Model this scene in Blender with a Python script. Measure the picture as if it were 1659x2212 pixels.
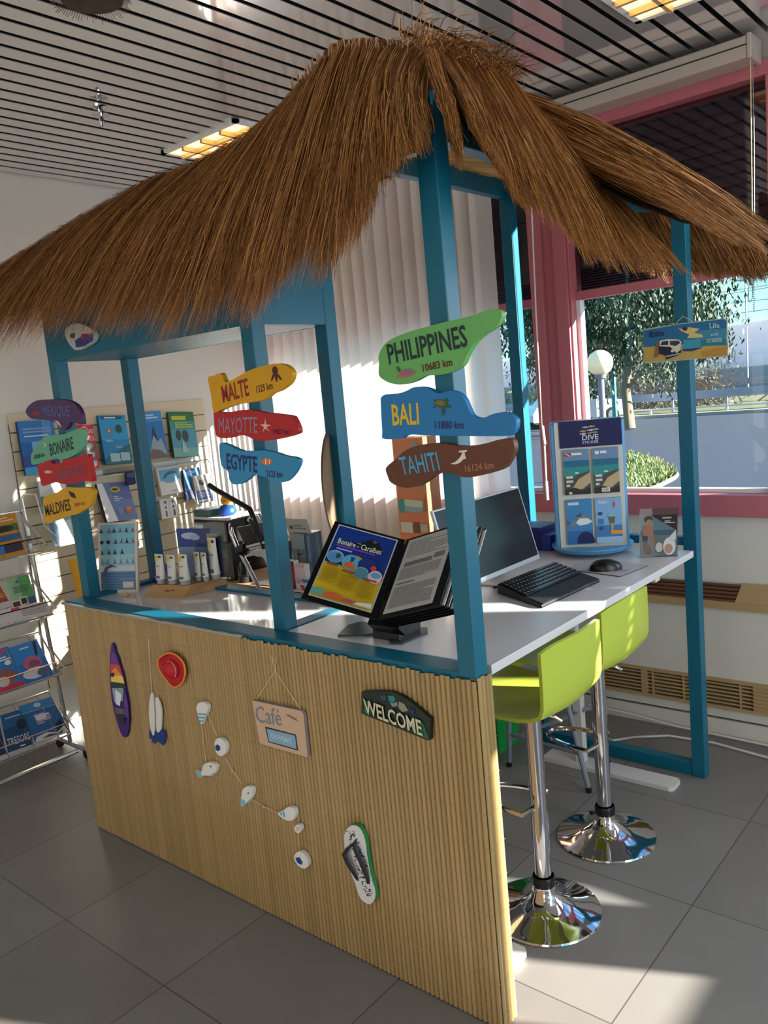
import bpy, math, random
from mathutils import Vector, Matrix
random.seed(7)
V = Vector
for o in list(bpy.data.objects): bpy.data.objects.remove(o)
SC = bpy.context.scene; COL = SC.collection
PI = math.pi

# ------------------------------------------------------------------ camera
CP = V((1.15216382, -1.63319085, 1.72630817)); YAW, PITCH, ROLL, FPX = -0.711450144, -0.143328464, -0.0920091955, 1772.19994
FW = V((math.sin(YAW)*math.cos(PITCH), math.cos(YAW)*math.cos(PITCH), math.sin(PITCH)))
_r = FW.cross(V((0, 0, 1))).normalized(); _u = _r.cross(FW)
RT = math.cos(ROLL)*_r + math.sin(ROLL)*_u; UP = -math.sin(ROLL)*_r + math.cos(ROLL)*_u
cam = bpy.data.cameras.new('camera'); camo = bpy.data.objects.new('camera', cam); COL.objects.link(camo)
camo.matrix_world = Matrix(((RT.x, UP.x, -FW.x, CP.x), (RT.y, UP.y, -FW.y, CP.y), (RT.z, UP.z, -FW.z, CP.z), (0, 0, 0, 1)))
cam.sensor_width = 36; cam.sensor_fit = 'AUTO'; cam.lens = FPX/2212*36; cam.clip_start = .05; cam.clip_end = 400
SC.camera = camo
SC.view_settings.view_transform = 'Standard'; SC.view_settings.look = 'None'
SC.view_settings.gamma = 1; SC.view_settings.use_curve_mapping = False
SC.view_settings.exposure = 0.3

# ------------------------------------------------------------------ light
SUN_DIR = V((-.905, -.425, -.33)).normalized()
SUN_STRENGTH, SKY_STRENGTH = 30.0, 1.5
def ray(px, py): return (FW*FPX + RT*(px-829.5) - UP*(py-1106)).normalized()
def at(px, py, ax, val):                       # the point of the plane axis=val that the photograph shows at this pixel
    d = ray(px, py); return CP + d*((val-CP[ax])/d[ax])
def onp(px, py, p0, n):                        # same for a general plane
    d = ray(px, py); return CP + d*((p0-CP).dot(n)/d.dot(n))
def rise(base, px, py):                        # point above base at the height seen at this pixel
    d = ray(px, py); z = V((0, 0, 1)); w = base-CP
    b = d.dot(z); return base + z*((d.dot(w)*b - z.dot(w))/(1-b*b))
def lin(c): return c/12.92 if c <= .04045 else ((c+.055)/1.055)**2.4
def hx(s): s = s.lstrip('#'); return tuple(lin(int(s[i:i+2], 16)/255) for i in (0, 2, 4)) + (1,)

w = bpy.data.worlds.new('world'); SC.world = w; w.use_nodes = True
nt = w.node_tree; nt.nodes.clear()
N = nt.nodes.new; L = nt.links.new
tc = N('ShaderNodeTexCoord'); sx = N('ShaderNodeSeparateXYZ'); L(tc.outputs['Generated'], sx.inputs[0])
cr = N('ShaderNodeValToRGB'); L(sx.outputs['Z'], cr.inputs[0])
cr.color_ramp.elements[0].position = 0; cr.color_ramp.elements[0].color = hx('#d4f2f8')
cr.color_ramp.elements[1].position = .7; cr.color_ramp.elements[1].color = hx('#5a9ad8')
e = cr.color_ramp.elements.new(.10); e.color = hx('#a8f0fa')
e = cr.color_ramp.elements.new(.28); e.color = hx('#7cd8f2')
mp = N('ShaderNodeMapping'); mp.inputs['Scale'].default_value = (3, 3, 14); L(tc.outputs['Generated'], mp.inputs[0])
nz = N('ShaderNodeTexNoise'); nz.inputs['Scale'].default_value = 2.2; nz.inputs['Detail'].default_value = 5; L(mp.outputs[0], nz.inputs[0])
c2 = N('ShaderNodeValToRGB'); c2.color_ramp.elements[0].position = .52; c2.color_ramp.elements[1].position = .7; L(nz.outputs[0], c2.inputs[0])
mx = N('ShaderNodeMixRGB'); mx.inputs[2].default_value = hx('#e6f6fa'); L(c2.outputs[0], mx.inputs[0]); L(cr.outputs[0], mx.inputs[1])
bg = N('ShaderNodeBackground'); bg.inputs[1].default_value = SKY_STRENGTH; L(mx.outputs[0], bg.inputs[0])
ow = N('ShaderNodeOutputWorld'); L(bg.outputs[0], ow.inputs[0])
sl = bpy.data.lights.new('sun', 'SUN'); sl.energy = SUN_STRENGTH; sl.angle = .009; sl.color = (1, .93, .82)
so = bpy.data.objects.new('sun', sl); COL.objects.link(so); so.rotation_euler = SUN_DIR.to_track_quat('-Z', 'Y').to_euler()
def area(name, loc, direc, sx_, sy_, power, colr):      # added area lamps that fill the room, standing in for window daylight
    l = bpy.data.lights.new(name, 'AREA'); l.shape = 'RECTANGLE'; l.size = sx_; l.size_y = sy_; l.energy = power; l.color = colr
    o = bpy.data.objects.new(name, l); COL.objects.link(o); o.location = loc
    o.rotation_euler = V(direc).to_track_quat('-Z', 'Z').to_euler(); return o
area('daylight_right', (3.56, -.2, 1.65), (-1, 0, 0), 3.4, 1.0, 52, (.86, .94, 1))
area('fill_front', (-.6, -4.42, 1.5), (0, 1, 0), 2.6, 2.4, 30, (1, .97, .92))  # both front fills are added; the wall behind them has no window
area('fill_front', (2.4, -4.42, 1.5), (0, 1, 0), 1.4, 2.4, 14, (1, .97, .92))
area('fill_back', (2.0, 2.16, 1.8), (0, -1, 0), 2.0, 1.2, 40, (.86, .94, 1))  # added fill; the windows behind it are shut by louvres

# ------------------------------------------------------------------ materials
_M = {}
def mat(name, col, rough=.5, metal=0., spec=.5, nscale=0, namt=.15, bump=0, trans=0, alpha=1, emit=0, coat=0, stretch=(1, 1, 1), island=0, transl=0, ior=1.45):
    if name in _M: return _M[name]
    m = bpy.data.materials.new(name); m.use_nodes = True; t = m.node_tree; b = t.nodes['Principled BSDF']
    c = hx(col) if isinstance(col, str) else tuple(col)+(1,)
    I = b.inputs
    I['Base Color'].default_value = c; I['Roughness'].default_value = rough; I['Metallic'].default_value = metal
    I['Specular IOR Level'].default_value = spec; I['IOR'].default_value = ior
    I['Transmission Weight'].default_value = trans; I['Alpha'].default_value = alpha; I['Coat Weight'].default_value = coat
    if emit: I['Emission Color'].default_value = c; I['Emission Strength'].default_value = emit
    src = None
    if nscale:
        tcn = t.nodes.new('ShaderNodeTexCoord'); mpn = t.nodes.new('ShaderNodeMapping'); mpn.inputs['Scale'].default_value = stretch
        n = t.nodes.new('ShaderNodeTexNoise'); n.inputs['Scale'].default_value = nscale; n.inputs['Detail'].default_value = 4
        t.links.new(tcn.outputs['Object'], mpn.inputs[0]); t.links.new(mpn.outputs[0], n.inputs[0]); src = n.outputs[0]
        if bump:
            bn = t.nodes.new('ShaderNodeBump'); bn.inputs['Strength'].default_value = bump; bn.inputs['Distance'].default_value = .004
            t.links.new(src, bn.inputs['Height']); t.links.new(bn.outputs[0], I['Normal'])
    if island:
        g = t.nodes.new('ShaderNodeNewGeometry'); src = g.outputs['Random Per Island']; namt = island
    if src is not None:
        r = t.nodes.new('ShaderNodeMapRange'); r.inputs['To Min'].default_value = 1-namt; r.inputs['To Max'].default_value = 1+namt
        t.links.new(src, r.inputs['Value'])
        mm = t.nodes.new('ShaderNodeVectorMath'); mm.operation = 'SCALE'; mm.inputs[0].default_value = c[:3]
        t.links.new(r.outputs[0], mm.inputs['Scale']); t.links.new(mm.outputs[0], I['Base Color'])
    if transl:
        tr = t.nodes.new('ShaderNodeBsdfTranslucent'); tr.inputs[0].default_value = c
        ms = t.nodes.new('ShaderNodeMixShader'); ms.inputs[0].default_value = transl
        out = t.nodes['Material Output']; t.links.new(b.outputs[0], ms.inputs[1]); t.links.new(tr.outputs[0], ms.inputs[2]); t.links.new(ms.outputs[0], out.inputs[0])
    _M[name] = m; return m
def c_(s, rough=.45): return mat('paint_'+s.strip('#')+('' if rough == .45 else '_%d' % (rough*100)), s, rough)
def clear(name, tint='#ffffff', k=.9):                   # thin clear sheet: mostly passes light straight through, reflects a little
    if name in _M: return _M[name]
    m = bpy.data.materials.new(name); m.use_nodes = True; t = m.node_tree; t.nodes.clear()
    tr = t.nodes.new('ShaderNodeBsdfTransparent'); cc = hx(tint); tr.inputs[0].default_value = (cc[0]*k, cc[1]*k, cc[2]*k, 1)
    gl = t.nodes.new('ShaderNodeBsdfGlossy'); gl.inputs['Roughness'].default_value = .02
    fr = t.nodes.new('ShaderNodeFresnel'); fr.inputs[0].default_value = 1.45
    ms = t.nodes.new('ShaderNodeMixShader'); o = t.nodes.new('ShaderNodeOutputMaterial')
    t.links.new(fr.outputs[0], ms.inputs[0]); t.links.new(tr.outputs[0], ms.inputs[1]); t.links.new(gl.outputs[0], ms.inputs[2]); t.links.new(ms.outputs[0], o.inputs[0])
    _M[name] = m; return m

# ------------------------------------------------------------------ mesh builder
class B:
    def __init__(s): s.v = []; s.f = []; s.m = []; s.mats = []
    def mi(s, m):
        if m not in s.mats: s.mats.append(m)
        return s.mats.index(m)
    def face(s, pts, m): n = len(s.v); s.v += [tuple(p) for p in pts]; s.f.append(list(range(n, n+len(pts)))); s.m.append(s.mi(m))
    def add(s, vs, fs, m):
        n = len(s.v); s.v += [tuple(p) for p in vs]; k = s.mi(m)
        for f in fs: s.f.append([i+n for i in f]); s.m.append(k)
    def obox(s, o, ex, ey, ez, m):                        # corner + three edge vectors
        o, ex, ey, ez = V(o), V(ex), V(ey), V(ez)
        vs = [o, o+ex, o+ex+ey, o+ey, o+ez, o+ex+ez, o+ex+ey+ez, o+ey+ez]
        fs = [(0, 3, 2, 1), (4, 5, 6, 7), (0, 1, 5, 4), (1, 2, 6, 5), (2, 3, 7, 6), (3, 0, 4, 7)]
        if ex.cross(ey).dot(ez) < 0: fs = [f[::-1] for f in fs]
        s.add(vs, fs, m)
    def box(s, lo, hi, m): lo, hi = V(lo), V(hi); d = hi-lo; s.obox(lo, (d.x, 0, 0), (0, d.y, 0), (0, 0, d.z), m)
    def prism(s, pts, n, m, ms=None):                     # outline + extrusion vector
        pts = [V(p) for p in pts]; n = V(n); k = len(pts)
        ar = V((0, 0, 0))
        for i in range(k): ar += (pts[i]-pts[0]).cross(pts[(i+1) % k]-pts[0])
        if ar.dot(n) > 0: pts = pts[::-1]
        vs = pts+[p+n for p in pts]
        s.add(vs, [tuple(range(k))], m); s.add(vs[k:], [tuple(range(k-1, -1, -1))], ms or m)
        s.add(vs, [(i, i+k, (i+1) % k+k, (i+1) % k) for i in range(k)], ms or m)
    def tube(s, pts, r, m, seg=8, closed=False, caps=True):
        pts = [V(p) for p in pts]; k = len(pts); rs = r if isinstance(r, (list, tuple)) else [r]*k
        n0 = len(s.v); mi = s.mi(m); ref = None
        for i in range(k):
            a = pts[(i-1) % k] if (closed or i) else pts[0]; b = pts[(i+1) % k] if (closed or i < k-1) else pts[-1]
            t = (b-a).normalized()
            if ref is None:
                ref = t.orthogonal().normalized()
            ref = (ref-t*ref.dot(t)).normalized(); bi = t.cross(ref)
            for j in range(seg):
                a_ = 2*PI*j/seg; s.v.append(tuple(pts[i]+(ref*math.cos(a_)+bi*math.sin(a_))*rs[i]))
        for i in range(k if closed else k-1):
            for j in range(seg):
                j2 = (j+1) % seg; i2 = (i+1) % k
                s.f.append([n0+i*seg+j, n0+i*seg+j2, n0+i2*seg+j2, n0+i2*seg+j]); s.m.append(mi)
        if caps and not closed:
            s.f.append([n0+j for j in range(seg)][::-1]); s.m.append(mi)
            s.f.append([n0+(k-1)*seg+j for j in range(seg)]); s.m.append(mi)
    def lathe(s, c, prof, m, seg=24, ax=V((0, 0, 1))):     # profile of (radius, height) along ax
        ax = V(ax).normalized(); u = ax.orthogonal().normalized(); w_ = ax.cross(u); c = V(c)
        n0 = len(s.v); mi = s.mi(m); k = len(prof)
        for r, h in prof:
            for j in range(seg):
                a = 2*PI*j/seg; s.v.append(tuple(c+ax*h+(u*math.cos(a)+w_*math.sin(a))*max(r, 1e-5)))
        for i in range(k-1):
            for j in range(seg):
                j2 = (j+1) % seg; s.f.append([n0+i*seg+j, n0+i*seg+j2, n0+(i+1)*seg+j2, n0+(i+1)*seg+j]); s.m.append(mi)
    def grid(s, rows, m, flip=False):
        n0 = len(s.v); mi = s.mi(m); w_ = len(rows[0])
        for r in rows: s.v += [tuple(p) for p in r]
        for i in range(len(rows)-1):
            for j in range(w_-1):
                f = [n0+i*w_+j, n0+i*w_+j+1, n0+(i+1)*w_+j+1, n0+(i+1)*w_+j]
                s.f.append(f[::-1] if flip else f); s.m.append(mi)
    def text(s, st, o, ex, ey, m, bold=0.0):               # words stretched to the parallelogram o, ex, ey
        cu = bpy.data.curves.new('t', 'FONT'); cu.body = st; cu.resolution_u = 2; cu.offset = bold
        ob = bpy.data.objects.new('t', cu); COL.objects.link(ob)
        bpy.context.view_layer.update()
        me = bpy.data.meshes.new_from_object(ob.evaluated_get(bpy.context.evaluated_depsgraph_get()))
        bpy.data.objects.remove(ob)
        if not me.vertices: return
        xs = [v.co.x for v in me.vertices]; ys = [v.co.y for v in me.vertices]
        x0, y0, dx, dy = min(xs), min(ys), max(max(xs)-min(xs), 1e-6), max(max(ys)-min(ys), 1e-6)
        vs = [V(o)+V(ex)*((v.co.x-x0)/dx)+V(ey)*((v.co.y-y0)/dy) for v in me.vertices]
        s.add(vs, [tuple(p.vertices) for p in me.polygons], m); bpy.data.meshes.remove(me)
    def build(s, name, parent=None, smooth=False, bevel=0, seg=2):
        me = bpy.data.meshes.new(name); me.from_pydata(s.v, [], s.f)
        for m in s.mats: me.materials.append(m)
        me.polygons.foreach_set('material_index', s.m)
        if smooth: me.polygons.foreach_set('use_smooth', [True]*len(s.f))
        me.update()
        o = bpy.data.objects.new(name, me); COL.objects.link(o)
        if smooth and len(s.f) < 60000:
            try: me.set_sharp_from_angle(angle=math.radians(40))
            except Exception: pass
        if bevel:
            bm = o.modifiers.new('bevel', 'BEVEL'); bm.width = bevel; bm.segments = seg; bm.limit_method = 'ANGLE'
        if parent is not None:
            o.parent = parent
            o.matrix_parent_inverse = Matrix.Translation(-parent.location)
        return o
def tag(o, label, cat, group=None, kind=None):
    o['label'] = label; o['category'] = cat
    if group: o['group'] = group
    if kind: o['kind'] = kind
    return o
def thing(name, label, cat, loc=(0, 0, 0), group=None):
    o = bpy.data.objects.new(name, None); COL.objects.link(o); o.location = loc; o.empty_display_size = .05
    return tag(o, label, cat, group)
def struct(o): o['kind'] = 'structure'; return o
def lerp(a, b, t): return a+(b-a)*t
class Card:                                               # flat picture frame: origin bl, u to the right, v upwards, printed layers
    def __init__(s, b, bl, br, tl, n=None):
        s.b = b; s.o = V(bl); s.u = V(br)-s.o; s.v = V(tl)-s.o
        s.n = (s.u.cross(s.v)).normalized() if n is None else V(n).normalized(); s.k = 0; s.step = .0004
        if (CP-s.o).dot(s.n) < 0 and n is None: s.n = -s.n
    def P(s, u, v): return s.o+s.u*u+s.v*v+s.n*(s.step*s.k)
    def rect(s, c, u0, v0, u1, v1): s.poly(c, [(u0, v0), (u1, v0), (u1, v1), (u0, v1)])
    def poly(s, c, pts):
        s.k += 1; P = [s.P(*q) for q in pts]; a = V((0, 0, 0))
        for i in range(len(P)): a += (P[i]-P[0]).cross(P[(i+1) % len(P)]-P[0])
        s.b.face(P if a.dot(s.n) > 0 else P[::-1], c if not isinstance(c, str) else c_(c))
    def ell(s, c, u, v, ru, rv, a0=0, a1=360, n=18): s.poly(c, [(u+ru*math.cos(math.radians(a0+(a1-a0)*i/n)), v+rv*math.sin(math.radians(a0+(a1-a0)*i/n))) for i in range(n+(0 if a1-a0 == 360 else 1))])
    def text(s, c, st, u, v, w_, h, sl=0, bold=0): s.k += 1; s.b.text(st, s.P(u, v), s.u*w_+s.v*sl, s.v*h, c if not isinstance(c, str) else c_(c), bold)
    def lines(s, c, u0, v0, u1, v1, n, seed=0):            # small print seen as rows
        r = random.Random(seed); s.k += 1
        for i in range(n):
            v = v1-(v1-v0)*(i+.5)/n; h = (v1-v0)/n*.28; e_ = u1 if r.random() > .25 else lerp(u0, u1, r.uniform(.5, .9))
            s.b.face([s.P(u0, v-h), s.P(e_, v-h), s.P(e_, v+h), s.P(u0, v+h)] if s.u.cross(s.v).dot(s.n) > 0 else [s.P(u0, v+h), s.P(e_, v+h), s.P(e_, v-h), s.P(u0, v-h)], c if not isinstance(c, str) else c_(c))
    def ops(s, L_):
        for q in L_:
            k = q[0]
            if k == 'r': s.rect(*q[1:])
            elif k == 'e': s.ell(*q[1:])
            elif k == 'p': s.poly(*q[1:])
            elif k == 't': s.text(*q[1:])
            elif k == 'l': s.lines(*q[1:])
def slab(name, bl, br, tl, thick, edge, face, ops, parent=None, n=None):   # book, card or board with a printed front
    b = B(); bl, br, tl = V(bl), V(br), V(tl); c = Card(b, bl, br, tl, n)
    b.obox(bl-c.n*thick, br-bl, tl-bl, c.n*(thick-.0002), edge if not isinstance(edge, str) else c_(edge))
    if face: c.rect(face, 0, 0, 1, 1)
    c.ops(ops); return b.build(name, parent)

# shared materials
BLUE = mat('blue_paint', '#006078', .42, nscale=6, namt=.10)
WHITE = mat('white_wall', '#d9d5ce', .8, nscale=3, namt=.03)
WLAM = mat('white_laminate', '#cfcdd0', .28, nscale=2, namt=.03)
CHROME = mat('chrome', '#d8d8dc', .05, metal=1)
STEEL = mat('satin_steel', '#b4b4b8', .25, metal=1)
BLACK = mat('black_plastic', '#101012', .35)
PINK = mat('pink_lacquer', '#b96a74', .4, nscale=2, namt=.05)
LIME = mat('lime_shell', '#b6c448', .35)
BAMB = mat('bamboo_slat', '#a3875a', .15, island=.12)
CREAM = mat('cream_thread', '#d9c79a', .7)
ACRYL = clear('clear_acrylic', '#f4f8fa', .93)
GLASS = clear('window_glass', '#e8f0f4', .92)
# ================================================================== THE ROOM
XL, XR, YB, YF, ZC = -3.13, 3.6, 2.2, -4.5, 3.03
# floor: large grey stone tiles, 0.588 x 0.605, narrow joints
m = mat('stone_tile', '#7b7875', .42, nscale=2.4, namt=.22, bump=.02)
t = m.node_tree; b_ = t.nodes['Principled BSDF']
tcn = t.nodes.new('ShaderNodeTexCoord'); br = t.nodes.new('ShaderNodeTexBrick'); mpn = t.nodes.new('ShaderNodeMapping')
mpn.inputs['Location'].default_value = (-.226+.588*10, -.18+.605*10, 0)
t.links.new(tcn.outputs['Object'], mpn.inputs[0]); t.links.new(mpn.outputs[0], br.inputs[0])
br.offset = 0; br.inputs['Scale'].default_value = 1; br.inputs['Brick Width'].default_value = .588; br.inputs['Row Height'].default_value = .605
br.inputs['Mortar Size'].default_value = .0022; br.inputs['Mortar Smooth'].default_value = 0
br.inputs['Color1'].default_value = (1, 1, 1, 1); br.inputs['Color2'].default_value = (.88, .87, .86, 1); br.inputs['Mortar'].default_value = (.42, .4, .38, 1)
src = b_.inputs['Base Color'].links[0].from_socket
mm = t.nodes.new('ShaderNodeMixRGB'); mm.blend_type = 'MULTIPLY'; mm.inputs[0].default_value = 1
t.links.new(src, mm.inputs[1]); t.links.new(br.outputs[0], mm.inputs[2]); t.links.new(mm.outputs[0], b_.inputs['Base Color'])
b = B(); b.box((XL-.1, YF-.1, -.1), (XR+.1, YB+.1, 0), m); struct(b.build('floor'))

# ceiling: mirror-glossy painted slats along the room, dark gaps
CW = mat('glossy_slat', '#eae7e4', .055, metal=.66, spec=.9)
CD = mat('ceiling_void', '#0b0b0c', .9)
b = B(); b.box((XL-.1, YF-.1, ZC+.05), (XR+.1, YB+.1, ZC+.1), CD)
p = .0935; x = -.787-p*25
while x < XR:
    b.box((max(x+.0115, XL), YF, ZC), (min(x+p-.0115, XR), YB, ZC+.003), CW); x += p
struct(b.build('ceiling'))

b = B(); b.box((XL-.12, YF, 0), (XL, YB+.1, ZC+.06), WHITE); struct(b.build('wall_left'))
b = B(); b.box((XL, YF, 0), (XL+.014, YB, .085), c_('#d8d6d2')); struct(b.build('baseboard_left'))

# window wall: white below the sill, pink frames, openings x0..x1
WIN = [(-2.95, -1.0), (-.79, .13), (.27, .95), (1.2, 2.1), (2.3, 2.9), (3.02, 3.5)]
SZ, TZ, HZ = 1.13, 2.125, 2.87
b = B(); b.box((XL, YB, 0), (XR, YB+.12, 1.03), WHITE); b.box((XL, YB, 2.93), (XR, YB+.12, ZC+.03), c_('#a39d96'))
struct(b.build('wall_back'))
b = B()
b.box((XL, YB-.05, 1.03), (XR, YB+.10, SZ), PINK)
b.box((XL, YB-.02, HZ), (XR, YB+.10, 2.93), PINK)
xs = [XL]+[q for wn in WIN for q in wn]+[XR]
for i in range(0, len(xs), 2): b.box((xs[i], YB-.02, SZ), (xs[i+1], YB+.10, HZ), PINK)
b.box((-1.0, YB-.045, SZ), (-.93, YB-.02, HZ), PINK); b.box((-.87, YB-.035, SZ), (-.80, YB-.02, HZ), PINK)
struct(b.build('trim_1', bevel=.004))
DL = mat('dark_louvre', '#4c3648', .45, nscale=4, namt=.12)
WF = mat('white_frame', '#e8e6e4', .4)
for i, (x0, x1) in enumerate(WIN):
    b = B()
    fr = .028; y0, y1 = YB+.03, YB+.075
    b.box((x0, y0, TZ-.03), (x1, y1, TZ+.012), PINK)
    b.box((x0, y0, SZ), (x1, y1, SZ+.018), WF); b.box((x0, y0, SZ), (x0+.022, y1, TZ-.03), WF); b.box((x1-.012, y0, SZ), (x1, y1, HZ), PINK)
    o = struct(b.build('window_%d' % (i+1)))
    b = B(); b.face([(x0, YB+.05, SZ), (x1, YB+.05, SZ), (x1, YB+.05, HZ), (x0, YB+.05, HZ)], GLASS); b.build('pane', o)
    if i in (0, 1, 3, 4):                                     # closed outside louvre behind the top light; unseen full-height ones added to block sun
        b = B(); z = TZ+.02 if i < 2 else SZ+.02
        while z < (TZ+.15 if i < 2 else SZ+.1): b.box((x0-.08, YB+.11, z), (x1+.08, YB+.15, z+.007), DL); z += .0125
        while z < HZ: b.obox((x0-.08, YB+.105, z), (x1-x0+.16, 0, 0), (0, .02, .058), (0, .004, -.0015), DL); z += .052
        b.box((x0-.08, YB+.16, TZ if i < 2 else SZ), (x1+.08, YB+.18, HZ+.06), mat('louvre_backing', '#1c1620', .6)); b.build('outside_louvre', o)
# right wall: low parapet and a long window
b = B(); b.box((XR, YF, 0), (XR+.12, YB+.1, 1.18), WHITE); b.box((XR, YF, 2.12), (XR+.12, YB+.1, ZC+.06), WHITE)
b.box((XR, 2.06, 1.12), (XR+.12, YB+.1, 2.12), PINK); b.box((XR, YF, 1.12), (XR+.12, -2.0, 2.12), WHITE)
for y, w_ in ((1.52, .22), (.4, .06), (-.8, .06)): b.box((XR+.02, y, 1.12), (XR+.1, y+w_, 2.12), PINK)
struct(b.build('wall_right'))
b = B(); b.box((XL, YF-.12, 0), (XR, YF, ZC+.06), WHITE); struct(b.build('wall_front'))

# roller-blind headrail below the ceiling
RB = mat('headrail_metal', '#bdb5ab', .35, metal=.2, spec=.6)
t0 = thing('blind_headrail', 'long grey metal blind headrail under the ceiling above the pink window', 'blind rail', (-.4, 2.1, 2.92))
b = B(); b.box((-1.0, 2.05, 2.915), (.10, 2.18, 3.0), RB); b.build('rail', t0, bevel=.006)
b = B(); b.box((.10, 2.045, 2.91), (.118, 2.182, 3.005), RB); b.build('end_cap', t0, bevel=.004)
b = B(); b.box((-1.0, 2.046, 2.962), (.10, 2.05, 2.966), BLACK); b.build('slot', t0)
b = B(); b.box((-3.0, 2.05, 2.925), (-1.02, 2.15, 2.985), RB); struct(b.build('trim_2'))
# pull cord with bead loop, and the tilt wand on the pink pillar
b = B(); P_ = lambda x, y: at(x, y, 1, 2.06)
b.tube([P_(1621, 110), P_(1623, 300), P_(1626, 580)], .0022, CREAM, 5); b.tube([P_(1625, 110), P_(1629, 300), P_(1630, 560)], .0018, c_('#8a857c'), 5)
for k in range(24): p_ = P_(1628+(k % 2), 570+k*4.4); b.lathe(p_, [(0, -.0035), (.0035, 0), (0, .0035)], c_('#4f5a5c'), 6)
b.tube([P_(1624, 575), P_(1618, 620), P_(1616, 645), P_(1620, 654), P_(1625, 645), P_(1627, 600)], .0016, c_('#3e4a4c'), 5)
tag(b.build('pull_cord'), 'thin pale blind pull cord with a bead chain hanging down the right window edge', 'cord')
b = B(); P_ = lambda x, y: at(x, y, 1, 2.10)
t0 = thing('tilt_wand', 'long white blind tilt wand hanging down the pink pillar', 'blind wand', P_(1178, 1090))
b.tube([P_(1148, 440), P_(1158, 680), P_(1171, 920)], .004, WF, 6); b.build('cord', t0)
b = B(); b.tube([P_(1172, 920), P_(1177, 960)], .008, WF, 6); b.tube([P_(1176, 962), P_(1181, 1060)], .006, c_('#c9beb2'), 6); b.tube([P_(1180, 1040), P_(1183, 1080)], .009, WF, 6); b.build('handle', t0)

# vertical blind at the left window
VB = mat('blind_fabric', '#fffaf6', .8, transl=.55)
t0 = thing('vertical_blind', 'white vertical slat blind covering the tall window behind the bar', 'blind', (-2.1, 2.1, .8))
x = -1.235; k = 0
while x > -3.03:
    b = B(); a_ = math.radians((10 if x > -1.8 else 36)+random.uniform(-4, 4)); wv = V((math.cos(a_), math.sin(a_), 0)); nv = V((-wv.y, wv.x, 0))
    cols = []
    for j in range(7):
        s_ = j/6-.5; q = V((x, 2.11, 0))+wv*(s_*.127)+nv*(.006*(1-4*s_*s_)); cols.append(q)
    b.grid([[q+V((0, 0, .74)) for q in cols], [q+V((0, 0, 2.9)) for q in cols]], VB); b.build('slat', t0, smooth=True)
    x -= .092; k += 1

# convector along the window wall
CT = mat('tan_grille', '#b09468', .5, nscale=8, namt=.1); CDK = mat('grille_dark', '#140d0a', .8)
CVW = mat('convector_white', '#d5cfc4', .5)
t0 = thing('convector_heater', 'long white convector heater cover with tan grilles under the pink window', 'heater', (0, 2.1, 0))
b = B(); b.box((XL+.02, 2.075, .287), (XR-.02, 2.196, .64), CVW); b.box((XL+.02, 2.11, .14), (XR-.02, 2.196, .287), CDK); b.box((XL+.02, 2.08, .095), (XR-.02, 2.196, .14), CVW)
b.box((XL+.02, 2.082, 0), (XR-.02, 2.196, .083), CVW); b.box((XL+.02, 2.1, .083), (XR-.02, 2.196, .095), CDK); b.build('casing', t0)
CB2 = mat('brown_slat', '#6a452c', .5)
b = B(); b.box((XL+.02, 2.06, .622), (XR-.02, 2.075, .655), CT); b.obox((XL+.02, 2.075, .64), (XR-XL-.04, 0, 0), (0, .115, .062), (0, 0, .004), CDK)
for j in range(5): b.obox((XL+.02, 2.081+j*.023, .649+j*.0124), (XR-XL-.04, 0, 0), (0, .009, .005), (0, 0, .007), CB2)
b.obox((-.02, 2.076, .647), (.30, 0, 0), (0, .112, .061), (0, 0, .008), CT)
b.build('top_grille', t0)
b = B(); b.box((XL+.02, 2.068, .272), (XR-.02, 2.11, .289), CT); b.box((XL+.02, 2.068, .14), (XR-.02, 2.11, .155), CT)
for j in range(6): b.box((XL+.02, 2.072, .166+j*.018), (XR-.02, 2.10, .1735+j*.018), CT)
for xx in (-.42, -.27, -.01): b.box((xx, 2.07, .15), (xx+.006, 2.11, .28), CT)
b.box((-.475, 2.07, .15), (-.445, 2.108, .28), CT); b.box((.05, 2.07, .15), (.75, 2.10, .28), CT)
for j in range(6): b.box((.05, 2.064, .166+j*.018), (.75, 2.07, .1745+j*.018), CT)
b.build('front_grille', t0)

# ceiling lights, sprinkler, woven shade
LW = mat('lamp_glow', '#ffc98a', .5, emit=2.2); LR = mat('lamp_louvre', '#e8c08c', .35, metal=.4)
def clight(x0, y0, x1, y1, label):
    t0 = thing('ceiling_light', label, 'ceiling light', ((x0+x1)/2, (y0+y1)/2, ZC-.03), 'recessed ceiling lights')
    b = B()
    for lo, hi in (((x0, y0), (x1, y0+.025)), ((x0, y1-.025), (x1, y1)), ((x0, y0), (x0+.025, y1)), ((x1-.025, y0), (x1, y1))): b.box((*lo, ZC-.014), (*hi, ZC+.01), WF)
    b.build('frame', t0)
    b = B(); b.box((x0+.025, y0+.025, ZC-.006), (x1-.025, y1-.025, ZC-.001), LW); b.build('tube_panel', t0)
    b = B(); n = max(3, int((y1-y0)/.11))
    for j in range(1, n): y = lerp(y0, y1, j/n); b.obox((x0+.025, y-.008, ZC-.008), (x1-x0-.05, 0, 0), (0, .016, 0), (0, 0, -.022), LR)
    for f_ in (.25, .5, .75): x = lerp(x0, x1, f_); b.obox((x-.008, y0+.025, ZC-.008), (.016, 0, 0), (0, y1-y0-.05, 0), (0, 0, -.022), LR)
    b.build('louvre', t0)
clight(-2.42, 1.05, -1.84, 1.62, 'lit recessed ceiling light with cream louvre above the left thatch')
clight(-.17, 1.02, .40, 1.62, 'lit recessed ceiling light with cream louvre near the blind headrail')
t0 = thing('sprinkler', 'small chrome fire sprinkler head hanging from the slatted ceiling', 'sprinkler', (-2.047, .485, ZC))
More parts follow.
